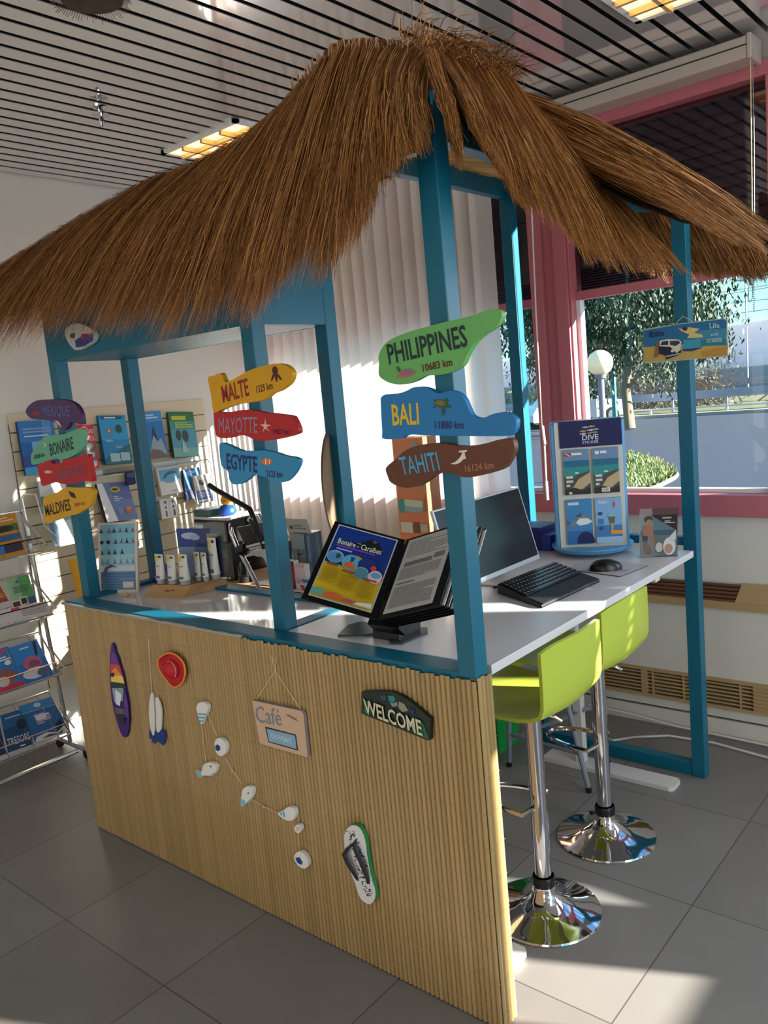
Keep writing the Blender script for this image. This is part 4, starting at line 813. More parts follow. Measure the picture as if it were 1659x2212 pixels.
for i, (u0, u1, v0, v1, ops, lb) in enumerate([
    (.11, .50, .435, .785, beach+[('r', '#c8303a', .08, .86, .3, .93), ('p', '#e8e6e4', [(.08, .93), (.13, .93), (.30, .86), (.25, .86)]), ('r', '#e8e6e4', .32, .88, .72, .93), ('e', '#d8d8d8', .22, .04, .07, .03)], 'sticker card of a beach with a red and white flag, top left of carousel'),
    (.55, .93, .435, .785, beach+[('r', '#dfe6ea', .1, .87, .26, .94), ('r', '#dfe6ea', .3, .88, .55, .94), ('r', '#d9d9d6', .3, .03, .62, .12), ('t', '#2a2a34', 'DIVE', .36, .05, .2, .05)], 'sticker card of the same beach with a white label, top right of carousel'),
    (.11, .50, .04, .395, [('r', '#3f86bf', 0, 0, 1, 1), ('r', '#2f6fae', 0, 0, 1, .3), ('r', '#cfdcea', .08, .88, .5, .94), ('p', '#6c8494', [(.05, .42), (.18, .50), (.35, .58), (.5, .66), (.75, .66), (.95, .58), (1, .5), (.7, .44), (.4, .44), (.2, .40)]), ('p', '#e4e6e6', [(.35, .48), (.5, .58), (.8, .58), (1, .50), (.8, .44), (.5, .42)]), ('p', '#4d6676', [(.05, .42), (.0, .56), (.14, .48)]), ('p', '#3a4c5c', [(.35, .62), (.6, .70), (.55, .62)]), ('e', '#16245c', .72, .02, .34, .26, 0, 180)], 'sticker card with a shark, bottom left of carousel'),
    (.55, .94, .04, .395, [('r', '#7fb0dc', 0, 0, 1, 1), ('r', '#3f7fbe', 0, .12, 1, .4), ('r', '#9cc0dc', 0, 0, 1, .14), ('r', '#b8c9dc', .1, .88, .45, .94), ('e', '#d04a4c', .72, .85, .05, .06), ('e', '#3a4a6c', .18, .66, .09, .04), ('r', '#4a78ac', .1, .42, .3, .54), ('e', '#3a4a6c', .2, .33, .08, .04), ('p', '#5f6a50', [(.48, .58), (.75, .58), (.68, .4), (.56, .4)]), ('p', '#c8a060', [(.56, .44), (.68, .44), (.64, .28), (.58, .28)]), ('e', '#8fb8c8', .6, .62, .14, .03), ('r', '#f09a2c', .55, .2, 1, .28)], 'sticker card with a glass and orange stripe, bottom right of carousel')]):
    q = fb+fx*u0+fh*v0+nC*.006
    tag(slab('sticker_card', q+nC*.003, q+fx*(u1-u0)+nC*.003, q+fh*(v1-v0)+nC*.003, .007, c_('#39474c'), ops[0][1], ops, None, nC), lb, 'sticker', 'sticker cards on the carousel')
# acrylic photo stand
t0 = thing('photo_holder', 'clear acrylic holder with a beach photo at the far end of the desk', 'photo holder', (-.1, 1.43, H1))
bl, br = at(1380, 1204, 2, H1), at(1464, 1201, 2, H1); tl = rise(bl+V((0, .03, 0)), 1372, 1100); ex, hh = br-bl, tl-bl; nC = ex.cross(hh).normalized(); nC = nC if nC.dot(CP-bl) > 0 else -nC
b = B(); b.obox(bl, ex, hh, nC*.0015, ACRYL); b.obox(bl-nC*.004, ex, hh, nC*.0015, ACRYL); b.obox(bl-nC*.05, ex, nC*.055, V((0, 0, .003)), ACRYL); b.build('holder', t0)
slab('photo', bl+ex*.02+hh*.03-nC*.001, bl+ex*.97+hh*.03-nC*.001, bl+ex*.02+hh*.86-nC*.001, .001, c_('#dcdcdc'), '#7d9aa8', [('r', '#9fb8c4', 0, .5, 1, 1), ('r', '#4f8296', 0, .5, 1, .62), ('r', '#8f9da4', 0, 0, 1, .5), ('p', '#2c2a2e', [(.28, 1), (1, 1), (1, .6)]), ('l', '#d8d4d4', .6, .88, .94, .96, 1, 3), ('l', '#b9b4b4', .66, .78, .94, .86, 2, 4),
     ('e', '#4a3428', .22, .90, .12, .09), ('e', '#a87c62', .24, .82, .085, .08), ('p', '#9c6e54', [(.06, .74), (.2, .76), (.34, .72), (.36, .52), (.42, .25), (.36, .22), (.28, .5), (.22, .46), (.08, .48)]), ('p', '#3a4250', [(.06, .5), (.22, .48), (.2, .36), (.08, .34)]), ('p', '#7d6454', [(.08, .36), (.2, .36), (.32, .12), (.3, .02), (.16, .02)]), ('e', '#d4d2ce', .8, .22, .17, .22), ('p', '#c9c6c4', [(.75, .4), (.96, .62), (.98, .4), (.9, .3)]), ('e', '#b08a78', .78, .16, .11, .12), ('e', '#bcbab8', .52, .2, .1, .12), ('r', '#5f8a78', .3, 0, .5, .06)], t0, nC)
# blue flat packet behind the carousel, dark bottle, little white box with orange seal
b = B(); b.box((-.775, 1.40, H1), (-.60, 1.55, H1+.10), c_('#101f70')); b.obox((-.60, 1.40, H1), (.05, 0, 0), (0, .15, 0), (0, 0, .07), c_('#1d2f94')); tag(b.build('blue_box', bevel=.004), 'dark blue cardboard box on the desk behind the monitor', 'box')
t0 = thing('dark_bottle', 'small dark bottle standing on the desk left of the monitor', 'bottle', (-.66, .66, H1))
b = B(); b.lathe((-.66, .66, H1), [(.020, 0), (.020, .10), (.009, .13), (.009, .15)], c_('#141318', .2), 18); b.build('body', t0, smooth=True)
b = B(); b.lathe((-.66, .66, H1), [(.011, .148), (.011, .172), (0, .173)], BLACK, 14); b.build('cap', t0, smooth=True)
slab('small_box', at(965, 1310, 2, H1), at(990, 1306, 2, H1), at(965, 1310, 2, H1)+V((-.01, 0, .045)), .06, c_('#d6d4d4'), '#d4d2d2', [('e', '#e08a3c', .4, .35, .35, .35)]); tag(bpy.data.objects['small_box'], 'little white box with an orange dot behind the front right post', 'box')
cb = B(); cb.tube([(-.44, .77, H1+.006), (-.40, .80, H1+.006), (-.36, .86, H1+.008), (-.38, .95, H1+.004), (-.44, 1.02, H1+.004)], .004, BLACK, 6); tag(cb.build('usb_cable', smooth=True), 'short black cable lying in front of the monitor foot', 'cable')
# orange cardboard display behind the desk
t0 = thing('cardboard_display', 'tall orange cardboard display with watches and gadgets behind the desk', 'display stand', (-1.5, 1.7, 0))
bl, br = at(866, 1165, 1, 1.80), at(930, 1160, 1, 1.80); bl.z = br.z = 0; tl = V((bl.x, bl.y, 1.48))
slab('panel', bl, br, tl, .12, c_('#b5754f'), '#d78a63', [('r', '#d78a63', 0, 0, 1, 1), ('e', '#5d8f98', .2, .86, .12, .035), ('e', '#4a6a86', .2, .86, .06, .02), ('r', '#5f9aa0', .58, .82, .92, .92), ('r', '#c9cdcc', .5, .85, .8, .885), ('e', '#4aa094', .14, .75, .12, .028), ('p', '#c9d8c8', [(.25, .73), (.85, .725), (.85, .77), (.25, .775)]), ('p', '#8fb8c4', [(.25, .73), (.85, .725), (.85, .745), (.25, .75)]), ('r', '#7c8a7a', .9, .73, .93, .78), ('r', '#cfd4ce', .06, .65, .46, .69), ('r', '#7a5a4a', .5, .65, .68, .69), ('r', '#b9bcae', .72, .655, .95, .685), ('e', '#9aa4a4', .75, .955, .12, .03)], t0)
# ================================================================== LEFT COUNTER
CT_ = ZL-.012
t0 = thing('pendant_display', 'framed sea-blue card of little tail pendants on the left counter', 'display stand', (-1.93, .2, CT_))
bl, br = at(215, 1281, 2, CT_), at(299, 1279, 2, CT_); tl = rise(bl+V((-.02, .05, 0)), 221, 1129); ex, hh = br-bl, tl-bl; nC = ex.cross(hh).normalized(); nC = nC if nC.dot(CP-bl) > 0 else -nC
slab('frame', bl, br, tl, .012, c_('#cfc3b0'), '#d9cdbb', [], t0, nC)
b = B(); c = Card(b, bl+ex*.06+hh*.04+nC*.001, br-ex*.06+hh*.04+nC*.001, tl+ex*.06-hh*.03+nC*.001, nC)
c.ops([('r', '#7fb9cc', 0, 0, 1, 1), ('r', '#9cc6d0', 0, .33, 1, .55), ('r', '#c4cdd2', 0, .28, 1, .36), ('r', '#5f86a8', 0, 0, 1, .28), ('l', '#4a6f94', 0, .02, 1, .26, 6, 2), ('p', '#5a5674', [(.02, .2), (.12, .34), (.3, .39), (.5, .34), (.36, .35), (.22, .33), (.1, .18)]), ('r', '#d3c8c4', .64, .03, .95, .12)])
b.build('card', t0)
b = B(); b.obox(bl+ex*.3-nC*.02, -nC*.09+V((0, 0, 0)), ex*.03, V((0, 0, .004)), STEEL); b.build('rest', t0)
PA = [mat('pendant_dark', '#3a3a52', .25, metal=.5), mat('pendant_rose', '#a8627c', .25, metal=.4), mat('pendant_pale', '#8ea4ae', .2, metal=.5)]
def pendant(u, v, k):
    q = bl+ex*(.06+.88*u)+hh*(.04+.93*v)+nC*.004; e_ = ex*.048; h_ = hh*.028
    b = B(); b.prism([q+h_*2, q+e_*.3+h_*.6, q+e_*1.0-h_*.4, q+e_*.45-h_*.05, q, q-e_*.45-h_*.05, q-e_*1.0-h_*.4, q-e_*.3+h_*.6], nC*.003, PA[k]); b.tube([q+h_*2, q+h_*2.9], .0008, STEEL, 4)
    tag(b.build('pendant'), 'tiny metal tail pendant hooked on the sea-blue card', 'pendant', 'tail pendants on the sea-blue card')
for v, us in ((.88, (.04, .28, .42, .60, .78, .96)), (.71, (.46, .63, .79, .96)), (.55, (.06, .26, .43, .64)), (.40, (.04, .22, .42, .6, .78, .95))):
    for i, u in enumerate(us): pendant(u, v, 2 if v < .5 else (1 if (i % 2 and v > .6) else 0))
for u in (.05, .24):
    b = B(); b.lathe(bl+ex*(.06+.88*u)+hh*(.04+.93*.73)+nC*.003, [(.0075, 0), (.0075, .003), (.003, .004), (0, .0042)], BLACK, 14, nC); tag(b.build('round_pendant'), 'round black pendant on the sea-blue card', 'pendant', 'round black pendants on the card')
# sunscreen stand
t0 = thing('sunscreen_stand', 'wooden counter stand with clear back panel and blue picture', 'display stand', (-1.7, .3, CT_))
WD = mat('light_wood', '#b58a5c', .55, nscale=10, namt=.2, stretch=(.3, 2, 2))
q0, q1 = at(309, 1289, 2, CT_), at(394, 1291, 2, CT_); q2 = q1+V((.04, .20, 0)); q3 = q0+V((.03, .20, 0))
b = B(); up = V((0, 0, 1)); h0, h1 = .045, .045
b.add([q0, q1, q2, q3, q0+V((.03, .035, h0)), q1+V((.02, .035, h0)), q2+V((0, 0, h1)), q3+V((0, 0, h1))], [(0, 3, 2, 1), (4, 5, 6, 7), (0, 1, 5, 4), (1, 2, 6, 5), (2, 3, 7, 6), (3, 0, 4, 7)], WD)
b.build('base', t0, bevel=.002)
b = B(); f_n = (q1-q0).cross(V((.03, .035, h0))).normalized(); c = Card(b, q0+V((.03, .035, h0))*.1, q1+V((.02, .035, h0))*.1, q0+V((.03, .035, h0))*.95); c.poly('#6b4426', [(.38, .4), (.46, .62), (.52, .5), (.62, .66), (.68, .45), (.6, .52), (.5, .38), (.45, .5)]); b.build('lettering', t0)
pb = q3+V((.0, -.02, h1)); pe = q2+V((.03, -.02, h1)); tp = rise(pb, 372, 1143)-pb
b = B(); b.obox(pb, pe-pb+V((.02, 0, 0)), V((0, .003, 0)), tp*1.12, ACRYL); b.build('clear_panel', t0)
nP = V((0, -1, 0)); slab('picture', pb+V((.005, -.0012, .004)), pe+V((-.012, -.0012, .004)), pb+V((.005, -.0012, 0))+tp, .001, c_('#2a3470'), '#2c3c80', [('r', '#7f8fb0', 0, 0, 1, .62), ('r', '#34488c', 0, .62, 1, 1), ('e', '#aeb8d4', .3, .85, .2, .07), ('e', '#9aa6c8', .42, .82, .12, .06), ('r', '#1c2468', .72, 0, 1, .8), ('r', '#b8a888', .7, .82, .95, .9), ('r', '#c9c0d0', .8, .55, .9, .8)], t0, nP)
TW = mat('tube_white', '#d8d5cc', .4)
def suntube(x, y, r, h, label):
    z0 = CT_+h0+.002; t1 = thing('sunscreen_tube', label, 'tube', (x, y, z0), 'sunscreen tubes on the wooden stand')
    b = B(); rows = []
    for f in (0, .5, .8, 1):
        rx, ry = lerp(r*.86, r*1.12, f), lerp(r*.86, r*.08, f); rows.append([(x+rx*math.cos(2*PI*j/20), y+ry*math.sin(2*PI*j/20), z0+.018+(h-.018)*f) for j in range(21)])
    b.grid(rows, TW); b.build('body', t1, smooth=True)
    b = B(); b.lathe((x, y, z0), [(r*.74, 0), (r*.78, .017), (r*.5, .018)], mat('tube_cap', '#9aa0a4', .3), 20); b.build('cap', t1, smooth=True)
    b = B(); yy = lambda f: y-lerp(r*.86, r*.08, f)-.0012
    def lab(cc, u0, u1, f0, f1): b.face([(x+u0*r, yy(f0), z0+.018+(h-.018)*f0), (x+u1*r, yy(f0), z0+.018+(h-.018)*f0), (x+u1*r, yy(f1), z0+.018+(h-.018)*f1), (x+u0*r, yy(f1), z0+.018+(h-.018)*f1)], c_(cc))
    lab('#d8b84c', -.8, -.1, .74, .93); lab('#4a3a30', .1, .75, .86, .94); lab('#8f9296', -.5, .5, .52, .55); lab('#5a6a7c', -.6, .6, .06, .16); b.build('label', t1)
bx = q0+V((.05, .066, 0))
for i, (dx, dy, r_, h, lb) in enumerate([(0, 0, .026, .122, 'white sunscreen tube at the front left of the wooden stand'), (.064, .012, .026, .120, 'white sunscreen tube second from the left on the stand'), (.128, .024, .027, .124, 'white sunscreen tube in the front right row, third from the left'), (.135, .088, .017, .120, 'narrow white sunscreen tube behind the front row'), (.172, .095, .016, .118, 'slim white sunscreen tube beside the tallest tube'), (.178, .140, .025, .172, 'tallest white sunscreen tube at the back right of the stand')]):
    suntube(bx.x+dx, bx.y+dy, r_, h, lb)
b = B(); b.lathe(at(272, 1288, 2, CT_), [(.012, 0), (.018, .006), (.010, .014), (.002, .020)], mat('shell_tan', '#c9ab84', .6), 10); b.lathe(at(286, 1290, 2, CT_), [(.012, 0), (.014, .005), (.004, .01)], mat('shell_tan', '#c9ab84', .6), 9); tag(b.build('seashell'), 'small tan seashell at the foot of the pendant card', 'seashell')
b = B(); q = at(137, 1290, 2, ZL); 
for i, cc in enumerate(('#1e1c28', '#c9c4c8', '#2c3a6c', '#1e1c28')): b.tube([V((-2.0, .10, ZL))+V((.005*i-.012, 0, 0))+V((0, .016*math.cos(a), .016*math.sin(a))) for a in [PI*j/8 for j in range(9)]], .0032, c_(cc), 6)
tag(b.build('striped_bracelet'), 'striped beaded bracelet on the left corner of the counter', 'bracelet')
b = B(); b.box((-1.98, .39, CT_), (-1.86, .44, CT_+.08), c_('#2c3f94')); tag(b.build('blue_carton', bevel=.003), 'small blue carton behind the pendant card', 'carton')

# ================================================================== LEFT WALL BOOKS
SL = mat('slatwall_beige', '#d3c3a8', .6, nscale=5, namt=.05)
t0 = thing('slatwall', 'beige slatted display panel on the left wall carrying books', 'display panel', (XL, 1.0, .3))
b = B(); z = .30
while z < 1.74: b.box((XL, .40, z), (XL+.018, 1.66, z+.094), SL); z += .1
b.box((XL, .40, .30), (XL+.008, 1.66, 1.74), c_('#5f4c38')); b.build('panel', t0)
for (y0, y1, z_) in ((.62, 1.58, 1.425), (.80, 1.10, 1.07)):
    b = B(); b.box((XL+.018, y0, z_-.012), (XL+.10, y1, z_-.006), ACRYL); b.box((XL+.097, y0, z_-.012), (XL+.10, y1, z_+.02), ACRYL); b.box((XL+.018, y0, z_-.03), (XL+.022, y1, z_), c_('#e4dccc')); b.build('clear_shelf', t0)
def wallbook(name, bl, br, tl, th, edge, base, ops, lb, cat_='book', grp='books on the left wall', xb=-3.055, xt=-3.095):
    o_ = slab(name, at(*bl, 0, xb), at(*br, 0, xb), at(*tl, 0, xt), th, c_(edge), base, ops); return tag(o_, lb, cat_, grp)
wallbook('book', (56, 1027), (133, 1018), (36, 911), .02, '#123060', '#1f62ae', [('r', '#2f7cc4', 0, .6, 1, 1), ('r', '#2c4a9c', 0, 0, 1, .35), ('p', '#7fb4e0', [(.3, .6), (.75, .62), (.85, .3), (.55, .15), (.3, .35)]), ('p', '#dfeaf2', [(.35, .45), (.75, .45), (.7, .25), (.5, .2)]), ('r', '#4f96d0', .65, .6, .9, 1), ('r', '#3aa0d0', 0, 0, 1, .14), ('l', '#7f9fd0', .1, .76, .9, .88, 2, 2), ('r', '#c0d0e4', .12, .70, .8, .725)], 'blue book with a pale diver cover, leftmost on the wall panel')
wallbook('book', (178, 1009), (215, 1009), (163, 917), .018, '#8c1c28', '#c4343c', [('r', '#6a6a6c', .1, .08, .9, .58), ('p', '#c9ccc8', [(.3, .2), (.5, .5), (.7, .2)]), ('e', '#3a5a5c', .55, .2, .2, .08), ('t', '#f0e4e0', 'REVES', .15, .63, .8, .12), ('t', '#f0e4e0', 'PLONGEES', .1, .8, .85, .1)], 'red book with a framed grey picture, behind the left post signs')
wallbook('book', (229, 1004), (287, 1000), (211, 898), .02, '#0f5a86', '#1f86be', [('r', '#2f9ad0', 0, .5, 1, .94), ('r', '#1a5a74', .1, .92, .85, .985), ('l', '#d8e8ec', .2, .93, .78, .975, 1, 3), ('e', '#c05a4c', .3, .68, .1, .05), ('e', '#2f4a4c', .68, .72, .12, .09), ('e', '#e0d8d0', .3, .68, .03, .03), ('p', '#1f6a70', [(0, .1), (.5, .25), (1, .4), (1, 0), (0, 0)]), ('t', '#d8e4e8', 'Malte', .12, .46, .26, .05), ('t', '#d8e4e8', 'Gozo', .45, .33, .22, .05), ('r', '#9fc0cc', .2, .05, .55, .22), ('r', '#9fc0cc', .58, .06, .92, .23)], 'turquoise diving guide with two fish divers, between the posts')
wallbook('book', (319, 992), (364, 986), (301, 891), .018, '#1a3a70', '#2a72b4', [('r', '#3a8ccc', 0, .78, 1, 1), ('p', '#27364c', [(.3, .3), (.5, .7), (.65, .35)]), ('p', '#8fa0ac', [(.1, 0), (.3, .3), (.45, .5), (.6, .35), (.8, .42), (.95, .1), (.9, 0)]), ('p', '#6a5a50', [(.0, 0), (.3, .2), (.7, .15), (1, 0)]), ('l', '#bcd4ec', .15, .84, .8, .95, 2, 3)], 'blue book with grey coral columns on its cover, right of the back post')
wallbook('book', (377, 988), (431, 985), (362, 890), .02, '#1c4a2c', '#3f8a78', [('r', '#2f6a3c', 0, .8, 1, 1), ('r', '#4a90a4', 0, .2, 1, .62), ('r', '#6fa4a0', 0, 0, 1, .2), ('r', '#b8b83c', .1, .82, .66, .91), ('l', '#a8b83c', .2, .64, .9, .78, 3, 3), ('e', '#3a3c40', .28, .48, .1, .12), ('e', '#33363a', .55, .46, .12, .13), ('p', '#9fb4b4', [(.4, .4), (.6, .1), (.35, .1)])], 'green and blue book with two divers, rightmost of the top shelf')
wallbook('book', (232, 1128), (299, 1121), (208, 1045), .03, '#241c20', '#6f7fae', [('p', '#e4e6ec', [(0, .3), (0, 1), (.18, 1), (.35, .0), (.0, .0)]), ('r', '#5a6aa4', .4, .55, 1, 1), ('e', '#c8b03c', .52, .82, .16, .08), ('e', '#3a3020', .52, .82, .1, .03), ('l', '#b9c4dc', .4, .5, .7, .66, 3, 4), ('e', '#b46a5c', .78, .25, .13, .09), ('e', '#d08a70', .78, .3, .08, .05), ('e', '#7f8fb8', .5, .25, .08, .1)], 'large blue grey manual with a yellow round emblem, below the turquoise guide', xb=-3.03)
wallbook('book', (350, 1071), (396, 1062), (334, 1001), .02, '#b8b2a8', '#d8d6d2', [('r', '#5fa4c8', .08, .42, .98, .76), ('p', '#3a5a7c', [(.2, .5), (.35, .64), (.6, .70), (.85, .66), (.9, .6), (.7, .62), (.45, .58), (.28, .48)]), ('e', '#8a9cc0', .5, .4, .26, .06), ('r', '#a8787c', .5, .08, .72, .11), ('r', '#b9b4b0', .3, .84, .7, .86)], 'white book with a blue dolphin picture on the wall panel')
wallbook('book', (402, 1081), (438, 1073), (395, 1015), .016, '#0f2a50', '#1f5a9c', [('r', '#2f78bc', 0, .5, 1, 1), ('l', '#a8c4e0', .1, .78, .7, .92, 3, 2), ('p', '#1a2a40', [(.4, .3), (.55, .55), (.7, .3)]), ('r', '#173f7c', 0, 0, 1, .35)], 'small blue book beside the postcards on the wall panel')
wallbook('postcard_pack', (427, 1089), (461, 1082), (416, 1029), .02, '#9a948c', '#b9b2aa', [('r', '#5a6a94', .05, .02, .98, .46), ('r', '#c9d0dc', .1, .05, .9, .12), ('e', '#3a3634', .4, .75, .08, .08), ('e', '#3a3634', .62, .78, .06, .08), ('p', '#3a3634', [(.3, .7), (.7, .76), (.5, .6)]), ('l', '#aab4cc', .15, .2, .85, .4, 4, 4)], 'grey and blue postcards in a wire holder, rightmost on the wall', 'postcards', 'books on the left wall', -3.03, -3.06)
wallbook('book', (351, 1122), (387, 1116), (344, 1079), .012, '#b9b6b2', '#dcdad6', [('r', '#4a4a52', .25, .1, .34, .4), ('e', '#4a4a52', .3, .55, .06, .06), ('r', '#4a4a52', .72, .1, .82, .4), ('e', '#4a4a52', .76, .55, .06, .06), ('r', '#3a4a68', .26, .75, .36, .88), ('r', '#3a4a68', .7, .75, .8, .88), ('r', '#bdbab8', .49, 0, .51, 1)], 'white leaflet pair with small figures above the rubber duck')
wallbook('book', (275, 1046), (294, 1043), (271, 1020), .015, '#1c2444', '#2f3c6c', [('r', '#5a6a9c', .1, .5, .9, .9)], 'little navy booklet behind the back post, below the top shelf')
wallbook('magazine', (118, 1180), (165, 1172), (103, 1122), .014, '#a8c0d0', '#b9d2e0', [('r', '#8fb4d0', 0, .6, 1, 1), ('p', '#dfeaf0', [(.2, 0), (.5, .8), (1, .9), (1, 0)]), ('r', '#6f90b0', 0, 0, .18, 1)], 'pale blue magazine in a wire holder under the yellow sign', 'magazine', 'books on the left wall', -3.0, -3.05)
wallbook('magazine', (93, 1108), (150, 1098), (82, 1040), .014, '#7fa0a8', '#8fb4bc', [('r', '#dfe2e0', 0, .55, 1, 1), ('r', '#4f7f8c', 0, .2, 1, .5), ('p', '#c8d4d4', [(0, .6), (.5, .75), (1, .6), (1, .5), (0, .5)])], 'grey blue magazine half hidden by the red and yellow signs', 'magazine', 'books on the left wall', -3.0, -3.05)
for (lb, pts) in (('thin white wire rack on the wall panel under the yellow sign', [(77, 1068), (96, 1136), (101, 1140), (124, 1160), (130, 1180), (165, 1172)]), ('thin white wire rack holding the postcards at the right of the panel', [(413, 1058), (428, 1098), (462, 1090), (458, 1062)])):
    b = B(); b.tube([at(*q, 0, -2.99 if pts[0][0] < 200 else -3.02) for q in pts], .003, WF, 6); q = at(*pts[0], 0, -2.99 if pts[0][0] < 200 else -3.02); b.tube([q, V((XL+.018, q.y, q.z))], .003, WF, 6); tag(b.build('wire_rack'), lb, 'wire rack', 'wire racks on the wall panel')
slab('yellow_board', at(172, 1290, 0, -2.6), at(200, 1285, 0, -2.6), at(150, 1208, 0, -2.62), .02, c_('#c98f1c'), '#e0a51e', []); tag(bpy.data.objects['yellow_board'], 'narrow yellow board standing behind the left front post', 'board')
b = B(); b.obox((-2.62, .65, 0), (.02, .3, 0), (-.02, 0, 0), (0, 0, .9), c_('#d9a01c')); bpy.data.meshes.remove(bpy.data.meshes.new('x'))

# ================================================================== MAGAZINE RACK
rk = thing('magazine_rack', 'chrome wheeled magazine rack with slanting wire shelves at the left edge', 'rack', (-2.9, 0, 0))
XR_, YE = -2.82, .33; Y0 = -.45
RT_ = mat('rack_chrome', '#c4c2c0', .2, metal=.9)
post_pts = lambda y: [V((-2.99, y, 1.36)), V((-2.955, y, 1.0)), V((-2.92, y, .60)), V((-2.87, y, .14)), V((-2.86, y, .06))]
for y in (YE+.01, Y0-.01):
    b = B(); b.tube(post_pts(y), .011, RT_, 8)
    for z_ in (1.15, .8, .45): b.tube([V((-2.955+.11*(1-z_), y, z_-.02)), V((-2.955+.11*(1-z_), y, z_+.02))], .016, c_('#9a9896'), 8)
    b.build('upright', rk, smooth=True)
    b = B(); b.tube([V((-2.72, y+.02, .045)), V((-3.03, y+.02, .045))], .012, RT_, 8); b.build('foot', rk)
    for x in (-2.74, -3.02):
        b = B(); b.lathe((x, y+.02, .024), [(0, -.012), (.022, -.012), (.024, 0), (.022, .012), (0, .012)], BLACK, 14, (0, 1, 0)); b.build('wheel', rk)
b = B(); b.tube([V((-2.775, YE, .045)), V((-2.775, Y0, .045))], .012, RT_, 8); b.build('base_bar', rk)
RZ = [1.10, .771, .456, .128]
for z_ in RZ:
    b = B(); b.tube([V((-3.0, YE, z_+.20)), V((XR_, YE, z_)), V((XR_, Y0, z_)), V((-3.0, Y0, z_+.20)), V((-3.0, YE, z_+.20))], .006, RT_, 6)
    b.tube([V((-2.93, YE+.012, z_+.12)), V((-2.80, YE+.012, z_+.03))], .005, RT_, 6)
    for j in range(6): y = lerp(Y0, YE, (j+.5)/6); b.tube([V((-3.0, y, z_+.20)), V((XR_, y, z_))], .0025, RT_, 4)
    b.tube([V((XR_+.012, YE, z_+.07)), V((XR_+.012, Y0, z_+.07))], .003, BLACK if z_ > .7 else RT_, 5)
    b.build('wire_shelf', rk, smooth=True)
def mag(z_, bl, br, tl, base, ops, lb, off=.012, th=.006):
    p0 = V((XR_-off, 0, z_+.006)); nn = V((.20, 0, .18)).normalized(); p0 = p0+nn*.006
    o_ = slab('magazine', onp(*bl, p0, nn), onp(*br, p0, nn), onp(*tl, p0, nn), th, c_('#c9c6c0'), base, ops, None, nn); return tag(o_, lb, 'magazine', 'magazines in the chrome rack')
mag(RZ[0], (-30, 1217), (58, 1196), (-55, 1120), '#c98a34', [('r', '#3f6f3c', .05, .56, .98, .72), ('r', '#2f6090', .05, .36, .98, .5), ('e', '#24342c', .6, .63, .25, .07), ('r', '#2c7cc0', .05, .1, .5, .3), ('r', '#24344c', .5, .1, .95, .3), ('l', '#dcc8a0', .4, .78, .9, .9, 2, 3)], 'orange magazine with sea pictures on the top shelf of the rack')
mag(RZ[1], (-20, 1322), (26, 1310), (-55, 1262), '#8c3f2c', [('r', '#a05a34', .0, .3, 1, .6), ('l', '#d09a5c', .1, .35, .9, .75, 5, 4), ('r', '#c9b8c0', 0, 0, 1, .2)], 'brown red magazine on the second shelf of the rack')
mag(RZ[1], (28, 1313), (79, 1300), (10, 1250), '#8fbc94', [('r', '#5aa468', .5, .2, 1, 1), ('e', '#2f7fa8', .45, .8, .08, .06), ('l', '#4a7a58', .2, .42, .85, .66, 5, 5), ('r', '#e4e0d8', 0, -.02, .36, .2), ('r', '#4c3a30', .03, .0, .33, .16), ('r', '#dcd8d0', .36, 0, .66, .26), ('r', '#2c2c28', .4, .03, .62, .22), ('r', '#2a5a8c', .68, 0, 1, .2)], 'green and white magazine on the second shelf of the rack')
mag(RZ[1]-.0, (-10, 1352), (112, 1325), (-22, 1323), '#cfc9cc', [('l', '#9c98a0', .5, .2, .95, .8, 4, 6), ('r', '#c03a4c', .35, .75, .5, .95)], 'white sheet lying low on the second shelf of the rack', -.012, .003)
mag(RZ[2], (-6, 1500), (54, 1478), (-42, 1415), '#2f78c0', [('r', '#c03040', 0, 0, 1, .1), ('e', '#8a5a54', .45, .3, .4, .2), ('e', '#c9b8b0', .35, .22, .22, .12), ('e', '#e0e4ec', .75, .62, .12, .06), ('p', '#d84858', [(.3, .78), (.8, .9), (.8, .98), (.3, .86)]), ('l', '#e4ecf4', .4, .68, .9, .8, 2, 3)], 'blue diving magazine with brown coral, left on the third shelf of the rack')
mag(RZ[2], (56, 1479), (117, 1457), (18, 1400), '#1f6fc0', [('r', '#2f86d4', 0, .5, 1, 1), ('e', '#b8628c', .5, .46, .32, .17), ('e', '#8f4a70', .55, .42, .2, .1), ('e', '#c9ccd4', .45, .2, .42, .14), ('e', '#5a6484', .7, .16, .2, .1), ('p', '#1a2a44', [(.7, .6), (.82, .95), (.92, .97), (.8, .62)]), ('l', '#cfe0f0', .3, .84, .75, .9, 1, 3)], 'blue diving magazine with pink coral, right on the third shelf of the rack')
mag(RZ[3], (17, 1626), (72, 1607), (0, 1546), '#173f64', [('r', '#1f5a8c', 0, .6, 1, 1), ('e', '#26567c', .7, .7, .25, .2), ('e', '#0f2a44', .72, .62, .2, .14), ('t', '#c9d4dc', 'TRESORS', .06, .14, .88, .2), ('r', '#d8dde0', .5, .04, .7, .07), ('l', '#9fb4c4', .15, .84, .75, .9, 1, 2)], 'dark blue magazine titled TRESORS on the bottom shelf of the rack')
